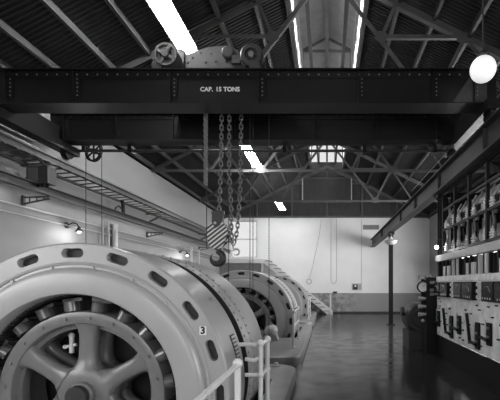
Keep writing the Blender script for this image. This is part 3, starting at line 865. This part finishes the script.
# ------------------------------------------------------------------ hoist chains, rope, hook block
YH = 7.35
HX = lambda px: (px - 327) * YH / 400
HZ = lambda py: 1.7 + (284 - py) * YH / 400
lm = MB(); lw, ll, wr = .028, .054, .0125
pts = []
for k in range(16):
    a = 2 * PI * k / 16
    pts.append((lw * math.cos(a), 0, (ll - lw) * (1 if math.sin(a) > 1e-6 else -1 if math.sin(a) < -1e-6 else 0) + lw * math.sin(a)))
lm.tube(pts, wr, 6, closed=True)
LINK = lm.mesh('link', 'chain')
def chain(label, path, pitch=.083):
    path = [V(p) for p in path]
    t = thing('hoist_chain', label, 'chain', tuple(min(path, key=lambda p: p.z)), 'hoist chains')
    base = V(t.location)
    segs = [(path[i + 1] - path[i]).length for i in range(len(path) - 1)]; tot = sum(segs)
    d = pitch / 2; k = 0
    while d < tot:
        e = d; i = 0
        while i < len(segs) - 1 and e > segs[i]: e -= segs[i]; i += 1
        p = path[i].lerp(path[i + 1], e / segs[i]); tg = (path[i + 1] - path[i]).normalized()
        if tg.z < 0: tg = -tg
        q = V((0, 0, 1)).rotation_difference(tg)
        q = q @ Matrix.Rotation(R(20 + 90 * (k % 2)), 3, 'Z').to_quaternion()
        o = part(LINK, 'link', t, p - base); o.rotation_mode = 'QUATERNION'; o.rotation_quaternion = q
        d += pitch; k += 1
    return t
ztop = 5.28
chain('heavy steel hoist chain running down to the striped hook block, leftmost of the chains', [(HX(222), YH, ztop), (HX(221), YH, HZ(160)), (HX(219), YH, HZ(212))])
chain('heavy slack hoist chain hanging in a loop beside the striped hook block',
      [(HX(229.5), YH, ztop), (HX(229), YH, HZ(170)), (HX(231), YH, HZ(205)), (HX(231.5), YH, HZ(232)), (HX(232), YH, HZ(240)), (HX(233.5), YH, HZ(243.5)),
       (HX(235.5), YH + .02, HZ(239)), (HX(237), YH + .04, HZ(228)), (HX(239.5), YH + .05, HZ(190)), (HX(241), YH + .05, ztop)])
m = MB()
for q in range(3):
    a = 2 * PI * q / 3
    m.tube([(HX(207.3) + .02 * math.cos(a + z * .9), YH - .1 + .02 * math.sin(a + z * .9), 5.28 - z * (5.28 - HZ(187)) / 40) for z in range(41)], .022, 6)
tag(m.build('hoist_rope', 'rope'), 'thick twisted grey rope hanging under the crane, left of the chains', 'rope')
tag(MB().cyl((HX(208.5), YH - .1, HZ(250)), (HX(208), YH - .1, HZ(186)), .009, 6).build('pull_cord', 'steel_dark'), 'thin dark cord hanging from the end of the twisted rope', 'cord')
# small light hook on the slack chain
m = MB(); pts = [(HX(233.5), YH, HZ(246.3))] + [(HX(236.3) + .055 * math.sin(a), YH, HZ(252) - .055 * -math.cos(a)) for a in [R(-60 + 28 * k) for k in range(11)]]
tag(m.tube(pts, [.02] + [.02 - .0009 * k for k in range(11)], 8).build('chain_hook', 'pale_metal'), 'small pale hook at the bottom of the slack chain', 'hook')

hb = thing('hook_block', 'crane hook block with diagonal black and white stripes', 'hook block', (HX(218), YH, HZ(266)))
body = [(207.3, 229), (213, 223.5), (222.5, 221.5), (226, 225), (229.2, 231), (228.8, 236), (226.5, 239), (226, 243), (222.5, 248), (216, 250), (211, 246.5), (208.8, 240)]
bp = [(HX(a), HZ(b)) for a, b in body]
for ya, yb in ((YH - .10, YH - .06), (YH + .06, YH + .10)):
    MB().prism(bp, ya, yb).build('cheek_plate', 'stripe', hb, smooth=False)
MB().lathe([(0, -.05), (.15, -.05), (.15, -.035), (.12, 0), (.15, .035), (.15, .05), (0, .05)], (HX(218), YH, HZ(236)), 'Y', 28).build('sheave', 'steel_dark', hb)
MB().lathe([(0, -.145), (.024, -.145), (.024, .115), (0, .115)], (HX(217), YH, HZ(224)), 'Y', 14).build('sheave_pin', 'pale_metal', hb)
MB().prism([(HX(a), HZ(b)) for a, b in ((214, 214), (222.5, 213), (224.5, 219), (221.5, 226), (217, 229), (213.5, 223))], YH - .125, YH - .101).build('hanger_plate', 'steel_dark', hb, smooth=False)
MB().prism([(HX(a), HZ(b)) for a, b in ((213.5, 211), (222.5, 211.5), (223.5, 217), (223, 223), (214, 224.5), (213.5, 217))], YH - .055, YH + .055).build('neck', 'steel_dark', hb, smooth=False)
MB().cyl((HX(211.5), YH, HZ(212.5)), (HX(224.5), YH, HZ(212.5)), .03, 12).build('neck_pin', 'mid_metal', hb)
hp, hr_ = [], []
hcx, hcz = HX(217), HZ(258)
hp += [(HX(219), YH, HZ(247)), (HX(219), YH, HZ(250))]; hr_ += [.04, .04]
for k in range(17):
    a = R(12 + k * 19)
    hp.append((hcx + .112 * math.sin(a), YH, hcz + .112 * math.cos(a))); hr_.append(.050 + .016 * math.sin(min(k / 9, 1) * PI) if k < 11 else .050 - .008 * (k - 10))
MB().tube(hp, hr_, 12).build('hook', 'steel_dark', hb)
MB().cyl((HX(219), YH, HZ(250.5)), (HX(219), YH, HZ(247)), .055, 14).build('hook_nut', 'steel_dark', hb)

# thin hand chains hanging from the trolley
for px, zb, y, lb in ((250, .75, 7.5, 'thin hand chain hanging right of the hook block, second from right'), (253, 1.2, 7.62, 'thin hand chain hanging close behind another beside the loop of heavy chain'),
                      (269, .7, 7.5, 'thin hand chain hanging farthest right of the hook block'), (228.5, 1.4, 7.9, 'thin hand chain hanging just behind the hook block')):
    x = (px - 327) * y / 400; m = MB().cyl((x, y, zb), (x, y, 5.285), .0055, 6); z = zb
    while z < 5.2: m.sphere((x, y, z), .0115, 6, 4); z += .045
    tag(m.build('hand_chain', 'steel_dark'), lb, 'chain', 'hand chains')

# ------------------------------------------------------------------ lamps
def fluoro(label, x, z, y0, y1, wd, hang):
    t = thing('fluorescent_light', label, 'light', (x, (y0 + y1) / 2, z), 'fluorescent lights')
    m = MB().prism([(x - wd / 2, z), (x - wd / 2, z + .01), (x - wd * .25, z + .10), (x + wd * .25, z + .10), (x + wd / 2, z + .01), (x + wd / 2, z), (x + wd * .24, z + .09), (x - wd * .24, z + .09)], y0, y1)
    if hang - z > .6:      # hung batten with bare tubes
        m = MB().box(x - .05, x + .05, y0, y1, z + .06, z + .11).box(x - wd / 2, x + wd / 2, y0, y0 + .03, z, z + .08).box(x - wd / 2, x + wd / 2, y1 - .03, y1, z, z + .08)
    m.build('reflector', 'white', t, smooth=False)
    n = 3
    for k in range(n):
        xx = x + (k - (n - 1) / 2) * wd * .27
        MB().cyl((xx, y0 + .03, z + .035), (xx, y1 - .03, z + .035), wd * .085, 10).build('tube', 'tube', t)
    for y in (y0 + .3, y1 - .3):
        MB().cyl((x, y, z + .1), (x, y, hang), .008, 6).build('hanger_rod', 'truss', t)
    return t
fluoro('bright fluorescent strip above the crane trolley, nearest and largest', -3.02, 6.78, 5.6, 9.4, .44, 7.1)
fluoro('bright fluorescent strip seen past the hoist chains, in the middle', -2.45, 5.80, 11.55, 14.1, .40, 7.1)
fluoro('small fluorescent strip farthest away, against the dark gable', -2.47, 5.80, 19.9, 22.2, .40, 7.2)
for x, lb in ((-2.55, 'left'), (-2.35, 'right')):
    tag(MB().box(x - .015, x + .015, 14.12, 19.88, 5.84, 5.87).build('light_track', 'truss', smooth=False), 'thin track linking the two far fluorescent strips, %s of the pair' % lb, 'track', 'light tracks')

def point(parent, loc, watts, r=.04):
    l = bpy.data.lights.new('bulb_light', 'POINT'); l.energy = watts; l.shadow_soft_size = r
    o = bpy.data.objects.new('bulb_light', l); COL.objects.link(o); o.parent = parent
    o.location = V(loc) - wloc(parent)
def wall_lamp(label, y, z, watts):
    t = thing('wall_lamp', label, 'lamp', (-5.98, y, z), 'wall lamps')
    MB().lathe([(0, .0), (.07, 0), (.07, .03), (0, .03)], (-6.0, y, z + .1), 'X', 16).build('wall_plate', 'steel_dark', t)
    MB().tube([(-5.97, y, z + .1), (-5.85, y, z + .16), (-5.75, y, z + .13), (-5.7, y, z + .05)], .014, 8).build('arm', 'steel_dark', t)
    MB().lathe([(.03, .07), (.035, .02), (.10, -.05)], (-5.7, y, z), 'Z', 18).build('shade', 'steel_dark', t)
    MB().sphere((-5.7, y, z - .05), .035, 10, 8).build('bulb', 'bulb', t)
    point(t, (-5.62, y, z - .13), watts)
wall_lamp('small goose-neck wall lamp glowing on the left wall above the nearest generator', 9.2, 2.95, 15)
wall_lamp('small goose-neck wall lamp on the left wall farther along, behind the hook', 16.3, 2.92, 15)

t = thing('column_lamp', 'bare bright bulb on a bracket at the switchboard column', 'lamp', (2.55, 9.3, 2.45))
MB().tube([(2.78, 9.49, 2.72), (2.66, 9.36, 2.76), (2.56, 9.3, 2.72), (2.55, 9.3, 2.66)], .014, 8).build('bracket', 'steel_dark', t)
MB().lathe([(0, .08), (.025, .08), (.032, .02), (.03, 0)], (2.55, 9.3, 2.58), 'Z', 14).build('socket', 'steel_dark', t)
MB().sphere((2.55, 9.3, 2.555), .045, 14, 10).build('bulb', 'bulb', t)
point(t, (2.44, 9.2, 2.52), 8)
t = thing('pendant_lamp', 'round opal lamp with wide dished shade on the free-standing column', 'lamp', (2.6, 16.4, 3.3))
MB().lathe([(.05, .28), (.07, .22), (.12, .18), (.30, .13), (.31, .12), (.12, .15)], (2.62, 16.38, 3.34), 'Z', 28).build('shade', 'pale_metal', t)
MB().lathe([(.26, .125), (.22, .04), (.12, -.02), (0, -.035)], (2.62, 16.38, 3.34), 'Z', 24).build('opal_bowl', 'shade', t)
MB().cyl((2.62, 16.38, 3.6), (2.62, 16.38, 3.75), .03, 10).build('stem', 'steel_dark', t)
MB().box(2.58, 2.66, 16.34, 16.55, 3.72, 3.78).build('arm', 'steel_dark', t, smooth=False)
# globe at upper right
t = thing('globe_lamp', 'round white globe lamp hanging at upper right before the crane', 'lamp', (2.34, 6.0, 4.72))
MB().sphere((2.34, 6.0, 4.92), .19, 28, 18).build('globe', 'globe', t)
MB().lathe([(.09, 0), (.10, .03), (.06, .09), (.02, .1)], (2.34, 6.0, 5.09), 'Z', 20).build('fitter', 'steel_dark', t)
MB().cyl((2.34, 6.0, 5.18), (2.34, 6.0, 7.43), .013, 8).build('stem', 'steel_dark', t)

# ------------------------------------------------------------------ left wall fittings
t = thing('switch_box', 'dark limit-switch box hanging from the laced runway beam at left', 'switch box', (-5.45, 7.6, 3.55))
MB().box(-5.64, -5.24, 7.5, 7.75, 3.60, 3.92).build('case', 'steel_dark', t, smooth=False)
MB().box(-5.60, -5.42, 7.485, 7.5, 3.63, 3.88).build('cover', 'truss', t, smooth=False)
MB().bar((-5.6, 7.55, 3.9), (-5.75, 7.55, 4.06), .03, .03).bar((-5.3, 7.6, 3.9), (-5.5, 7.6, 4.09), .05, .03).build('hanger', 'steel_dark', t, smooth=False)
for k in range(4):
    MB().lathe([(.028, .06), (.035, .04), (.022, .03), (.035, .02), (.02, 0), (0, 0)], (-5.57 + k * .085, 7.6, 3.54), 'Z', 12).build('insulator', 'black', t)
for dx, r, lb, mt in ((0, .075, 'thick white vertical pipe on the left wall, rightmost of three', 'white'), (-.0, .03, 'thin pale vertical pipe on the left wall, middle of three', 'pale_metal'), (0, .022, 'thinnest pale vertical pipe on the left wall, leftmost of three', 'pale_metal')):
    y = {.075: 11.15, .03: 10.82, .022: 10.55}[r]
    tag(MB().cyl((-5.91, y, 0), (-5.91, y, 3.36), r, 14).build('wall_pipe', mt), lb, 'pipe', 'vertical wall pipes')
m = MB().tube([(-5.6, 10.55, 3.6), (-5.6, 10.6, 3.72), (-5.6, 10.75, 3.80), (-5.6, 10.95, 3.74), (-5.62, 11.05, 3.62)], .022, 8)
tag(m.build('bent_cable', 'black'), 'black bent cable arching over the channel beam on the left wall', 'cable')
tag(MB().tube([(-5.66, 11.05, 4.02), (-5.66, 11.1, 3.9), (-5.64, 11.08, 3.61)], .05, 8).build('drop_cable', 'black'), 'thick black drop cable between the two beams on the left wall', 'cable')
t = thing('wall_gauge', 'small round pale gauge on the left wall below the far wall lamp', 'gauge', (-5.99, 15.6, 2.42))
MB().lathe([(.13, 0), (.13, .05), (.11, .06), (.105, .04)], (-6.0, 15.6, 2.56), 'X', 24).build('bezel', 'mid_metal', t)
MB().lathe([(0, .042), (.107, .042)], (-6.0, 15.6, 2.56), 'X', 24).build('dial', 'dial', t)
for y, lb in ((17.6, 'first'), (18.6, 'second')):
    tag(MB().box(-6.0, -5.93, y - .05, y + .05, 0, 3.3).build('wall_duct', 'white', smooth=False), 'narrow white vertical duct on the far part of the left wall, %s of two' % lb, 'duct', 'white wall ducts')

# ------------------------------------------------------------------ stairs and landing at the far wall
st = thing('staircase', 'white open staircase climbing left along the far wall', 'staircase', (-1.8, 22.6, 0))
NT, ZL = 14, 3.22
xs0, xs1 = .12, -3.45
for k in range(NT):
    f = (k + .5) / NT
    x = xs0 + (xs1 - xs0) * f; z = ZL * (k + 1) / (NT + 1)
    MB().box(x - .15, x + .15, 22.30, 23.3, z - .035, z + .005).build('tread', 'tread', st, smooth=False)
for y in (22.36, 23.3):
    m = MB().bar((xs0 + .12, y, .02), (xs1, y, ZL - .24), .05, .30)
    m.build('stringer', 'white', st, smooth=False)
    MB().prism([(xs0 - .1, .0), (xs0 + .2, 0), (xs0 + .2, .08), (xs0 + .0, .16)], y - .025, y + .025).build('stringer_foot', 'white', st, smooth=False)
    
for k in range(NT):
    f = (k + .5) / NT; x = xs0 + (xs1 - xs0) * f; z = ZL * (k + 1) / (NT + 1)
    MB().prism([(x - .12, z - .036), (x + .06, z - .036), (x + .06, z - .17), (x - .02, z - .20)], 22.34, 22.38).build('tread_bracket', 'white', st, smooth=False)
MB().box(.16, .24, 22.30, 22.38, 0, 1.15).build('newel_post', 'white', st, smooth=False)
ld = thing('stair_landing', 'pale landing at the head of the stairs under the bright window', 'landing', (-4.8, 22.8, 0))
MB().box(-5.995, -3.5, 22.1, YF - .005, 2.86, 3.08).build('deck', 'white', ld, smooth=False)
MB().box(-5.995, -3.56, 22.35, 22.45, 0, 2.86).build('under_shade_panel', 'mid_metal', ld, smooth=False)  # grey panel put where the wall under the landing lies in shade
MB().box(-3.66, -3.56, 22.24, 22.34, 0, 2.86).build('post', 'white', ld, smooth=False)

# ------------------------------------------------------------------ far wall fittings
FX = lambda px: (px - 327) * (YF - .03) / 400
FZ = lambda py: 1.7 + (284 - py) * (YF - .03) / 400
m = MB().tube([(FX(321.5), YF - .03, FZ(219)), (FX(319), YF - .03, FZ(236)), (FX(313), YF - .03, FZ(265)), (FX(309.5), YF - .03, FZ(278))], .007, 6)
tag(m.build('dangling_cord', 'steel_dark'), 'thin cord hanging askew on the far wall, ending at a ring', 'cord')
m = MB().lathe([(.13, -.02), (.15, -.02), (.15, .0), (.13, .0)], (FX(309), YF - .01, FZ(281.5)), 'Y', 24, closed=True)
tag(m.build('cord_ring', 'steel_dark'), 'small dark ring at the end of the cord on the far wall', 'ring')
pts = [(FX(331), YF - .03, FZ(219)), (FX(331), YF - .03, FZ(279))] + [(FX(333.7) - .157 * math.cos(R(a)), YF - .03, FZ(280) - .2 * math.sin(R(a))) for a in range(0, 181, 20)] + [(FX(336.4), YF - .03, FZ(279)), (FX(336.4), YF - .03, FZ(219))]
tag(MB().tube(pts, .007, 6).build('chain_loop', 'steel_dark'), 'long narrow loop of thin chain hanging against the far wall', 'chain')
tag(MB().box(FX(363), FX(379), YF - .03, YF, FZ(229.5), FZ(225)).build('wall_plaque', 'mid_metal', smooth=False), 'small grey plaque high on the far wall beside the runway beam', 'plaque')
t = thing('wall_outlet', 'small dark fitting on a pale square board low on the far wall', 'outlet', (FX(356), YF - .02, FZ(291)))
MB().box(FX(352), FX(361.5), YF - .025, YF, FZ(290), FZ(283.5)).build('backboard', 'pale_metal', t, smooth=False)
MB().box(FX(353), FX(357.5), YF - .10, YF - .025, FZ(289.5), FZ(284.5)).build('fitting', 'ink', t, smooth=False)
MB().lathe([(.0, -.12), (.06, -.12), (.06, -.1), (0, -.1)], (FX(355.3), YF, FZ(286)), 'Y', 12).build('cap', 'dial', t)
tag(MB().box(FX(333), FX(337), YF - .1, YF - .0, FZ(293), FZ(291.5)).build('dado_bracket', 'ink', smooth=False), 'tiny dark bracket at the top edge of the dado', 'bracket')
tag(MB().cyl((FX(361.5), YF - .02, 1.3), (FX(361.5), YF - .02, 5.5), .012, 6).build('far_conduit', 'pale_metal'), 'thin vertical conduit on the far wall above the outlet', 'conduit')

# ------------------------------------------------------------------ switchboard at right
SX = 2.60
sb = thing('switchboard', 'tall marble switchboard with meters and knife switches at right', 'switchboard', (SX + .15, 7.3, 0))
y_end, bay, nbay = 9.45, 1.45, 4
MB().box(SX + .02, SX + .32, y_end - bay * nbay, y_end, 0, .50).build('base', 'black', sb, smooth=False)
for k in range(nbay + 1):
    y = y_end - bay * k
    MB().box(SX + .03, SX + .09, y - .02, y + .02, .5, 2.4).build('frame_post', 'black', sb, smooth=False)
for k in range(nbay):
    ya, yb = y_end - bay * (k + 1) + .008, y_end - bay * k - .008
    yc = (ya + yb) / 2
    for (a, b) in ((ya, yc - .004), (yc + .004, yb)):
        MB().box(SX, SX + .03, a, b, .52, 1.42).build('marble_panel', 'marble', sb, smooth=False)
        MB().box(SX, SX + .03, a, b, 1.43, 1.76).build('marble_panel', 'marble', sb, smooth=False)
    MB().box(SX - .015, SX + .03, ya - .008, yb + .008, 1.765, 1.87).build('top_rail', 'marble', sb, smooth=False)
    MB().box(SX - .04, SX + .06, ya - .008, yb + .008, 2.22, 2.36).build('upper_rail', 'pale_metal', sb, smooth=False)
    MB().box(SX + .14, SX + .17, ya, yb, 1.87, 2.22).build('rear_panel', 'black', sb, smooth=False)
    # meters behind glass
    for (a, b, z0, z1) in ((yb - .50, yb - .03, 1.42, 1.74), (yb - 1.07, yb - .53, 1.42, 1.74)):
        me_ = MB().box(SX - .09, SX, a, b, z0, z1).build('meter', 'black', sb, smooth=False)
        MB().box(SX - .096, SX - .09, a + .02, b - .02, z0 + .025, z1 - .025).build('meter_glass', 'meter_glass', me_, smooth=False)
        n = 14
        arc = [(SX - .098, (a + b) / 2 + .15 * math.cos(R(60 + 100 * i / n)), z0 + .09 + .15 * math.sin(R(60 + 100 * i / n))) for i in range(n + 1)]
        MB().tube(arc, .010, 5).build('glass_highlight', 'mid_metal', me_)  # pale arc drawn for the curved highlight in the meter glass
        for q in range(4):
            MB().box(SX - .100, SX - .097, a + .08 + q * .1, a + .12 + q * .1, z0 + .035, z0 + .065).build('meter_label', 'pale_metal', me_, smooth=False)
    for z in (1.45, 1.55, 1.66):
        MB().box(SX - .06, SX, ya + .08, ya + .27, z, z + .06).build('fuse_block', 'porcelain', sb, smooth=False)
    # knife switches
    for (yy, zz, h) in ((yb - .16, .72, .36), (yb - 1.12, .58, .46)):
        ks = MB().box(SX - .04, SX, yy - .10, yy + .06, zz, zz + h).build('knife_switch', 'black', sb, smooth=False)
        MB().bar((SX - .06, yy + .24, zz + .06), (SX - .10, yy + .29, zz + h + .14), .03, .05, (1, 0, 0)).build('lever', 'black', ks, smooth=False) if h > .4 else None
        MB().cyl((SX - .06, yy + .24, zz + .10), (SX - .06, yy - .04, zz + .08), .03, 8).build('pivot', 'black', ks)
        for q in (.12, .26): MB().box(SX - .06, SX - .04, yy - .06, yy + .02, zz + q, zz + q + .035).build('contact_jaw', 'mid_metal', ks, smooth=False)
        MB().box(SX - .02, SX, yy + .10, yy + .17, zz + .15, zz + .40).build('name_strip', 'porcelain', ks, smooth=False)
    rnd = random.Random(k)
    for q in range(12):
        yy, zz = rnd.uniform(ya + .06, yb - .06), rnd.uniform(.62, 1.36)
        MB().box(SX - .025, SX, yy - .04, yy + .03, zz, zz + .022).build('terminal_stud', 'black', sb, smooth=False)
    # white barriers in the gap below the upper rail
    for f, wd in ((.26, .13), (.40, .13), (.62, .05), (.85, .05)):
        yy = yb - (yb - ya) * f * 1.0 - .2
        MB().box(SX + .0, SX + .08, yy - wd, yy + wd, 1.875, 2.09 if wd > .1 else 2.21).build('barrier', 'porcelain', sb, smooth=False)
    for f in (.1, .33, .52, .75, .95):
        yy = yb - (yb - ya) * f
        MB().box(SX - .01, SX + .05, yy - .02, yy + .02, 1.88, 2.21).build('upright', 'black', sb, smooth=False)

bay, nbay = .85, 6
# bus rack above the switchboard
br = thing('bus_rack', 'open steel rack of busbars and insulators above the switchboard', 'bus rack', (SX + .6, 7.3, 2.4))
for k in range(nbay + 1):
    y = y_end - .12 - bay * k
    for x in (SX + .12, SX + .95):
        MB().box(x - .03, x + .03, y - .03, y + .03, 2.4, 3.835).build('rack_post', 'black', br, smooth=False)
for x in (SX + .12, SX + .95):
    for z in (2.43, 2.95, 3.42, 3.80):
        MB().box(x - .025, x + .025, y_end - bay * nbay - .1, y_end - .08, z - .025, z + .025).build('rack_rail', 'black', br, smooth=False)
ins = MB().lathe([(0, 0), (.045, 0), (.05, .02), (.03, .035), (.055, .05), (.055, .065), (.03, .08), (.055, .095), (.055, .11), (.03, .125), (.04, .16), (.02, .175), (0, .175)], (0, 0, 0), 'Z', 14).mesh('insulator', 'porcelain')
bl = wloc(br)
rnd = random.Random(3)
for k in range(nbay):
    yb = y_end - .12 - bay * k; ya = yb - bay
    for j in range(3):
        yy = ya + bay * (j + .6) / 3.2
        for z in (2.455, 2.975):
            x = SX + .14 if j != 1 else SX + .42
            part(ins, 'insulator', br, V((x, yy, z)) - bl)
            if j == 1: MB().box(SX + .1, SX + .97, yy - .03, yy + .03, z - .03, z).build('cross_bar', 'black', br, smooth=False)
            MB().box(x - .01, x + .01, yy - .05, yy + .05, z + .175, z + .20).build('clamp', 'brass', br, smooth=False)
        # drooping bus leads
        x = SX + .14 if j != 1 else SX + .42
        MB().tube([(x, yy, 2.63), (x + .05, yy + .06, 2.74), (x + .02, yy + .03, 2.88), (x, yy, 2.98)], .02, 7).build('bus_lead', 'mid_metal' if j else 'pale_metal', br)
        MB().bar((x, yy, 3.15), (x + .12, yy - .14, 3.40), .05, .012, (1, 0, 0)).build('disconnect_blade', 'brass', br, smooth=False)
    MB().box(SX + .5, SX + .53, ya + .1, ya + .55, 2.50, 2.80).build('barrier_board', 'porcelain', br, smooth=False)
    MB().box(SX + .30, SX + .33, ya + .30, ya + .7, 2.62, 2.92).build('barrier_board', 'mid_metal', br, smooth=False)
    MB().box(SX + .38, SX + .41, ya + .08, ya + .62, 3.10, 3.36).build('frame_board', 'porcelain', br, smooth=False)
    MB().box(SX + .365, SX + .38, ya + .13, ya + .57, 3.15, 3.31).build('frame_inset', 'black', br, smooth=False)
MB().box(SX + 1.0, SX + 1.03, y_end - bay * nbay - .1, y_end - .08, 2.4, 3.83).build('dark_rear_backing', 'black', br, smooth=False)  # added black board, darkens the background behind the rack
MB().box(SX + .30, SX + 1.0, y_end - .10, y_end - .075, 2.4, 3.83).build('dark_end_backing', 'black', br, smooth=False)  # added black board, hides the lit wall past the rack end
for z, x in ((3.22, SX + .2), (3.52, SX + .6), (2.7, SX + .75)):
    MB().box(x - .008, x + .008, y_end - bay * nbay, y_end - .15, z - .04, z + .04).build('busbar', 'mid_metal', br, smooth=False)

# gauge stand at the far end of the switchboard
gs = thing('gauge_stand', 'black instrument stand with white round dial at the end of the switchboard', 'gauge stand', (2.5, 9.75, 0))
MB().box(2.38, 2.67, 9.56, 9.9, 0, 1.86).build('cabinet', 'black', gs, smooth=False)
MB().box(2.28, 2.40, 9.66, 9.72, .9, 1.82).build('side_plate', 'black', gs, smooth=False)
c = (2.30, 9.62, 1.63)
dg = MB().lathe([(.13, .03), (.14, .02), (.14, -.05), (.125, -.065), (.115, -.05), (.115, -.03)], c, 'Y', 28).build('dial_case', 'black', gs)
MB().lathe([(0, -.035), (.118, -.035)], c, 'Y', 28).build('dial_face', 'dial', dg)
MB().bar((2.30, 9.575, 1.63), (2.35, 9.575, 1.70), .008, .004, (0, 1, 0)).build('pointer', 'ink', dg, smooth=False)
for z in (1.35, 1.16, .97):
    MB().lathe([(0, .0), (.055, 0), (.05, .03), (.032, .16), (.03, .22), (0, .22)], (2.20, 9.62, z), 'X', 18).build('indicator_horn', 'pale_metal', gs)
MB().sphere((2.30, 9.60, .82), .04, 12, 8).build('knob', 'pale_metal', gs)
for x in (2.22, 2.36, 2.48):
    MB().cyl((x, 9.66, 1.8), (x, 9.66, 1.92), .03, 10).build('terminal', 'mid_metal', gs)
for z in (1.70, 1.52, 1.42):
    MB().box(2.46, 2.58, 9.52, 9.56, z, z + .07).build('nameplate', 'mid_metal', gs, smooth=False)
# dark machine behind
mg = thing('motor_generator', 'dark round machine standing behind the instrument stand', 'motor', (2.35, 10.7, 0))
MB().lathe([(0, -.46), (.22, -.46), (.24, -.42), (.34, -.42), (.37, -.38), (.38, -.3), (.38, .3), (.36, .42), (0, .5)], (2.42, 10.7, .82), 'Y', 36).build('body', 'steel_dark', mg)
MB().box(2.1, 2.7, 10.3, 11.1, 0, .5).build('pedestal', 'steel_dark', mg, smooth=False)
MB().lathe([(0, -.03), (.12, -.03), (.12, .05), (0, .05)], (1.98, 10.55, .98), 'X', 20).build('side_flange', 'steel_dark', mg)
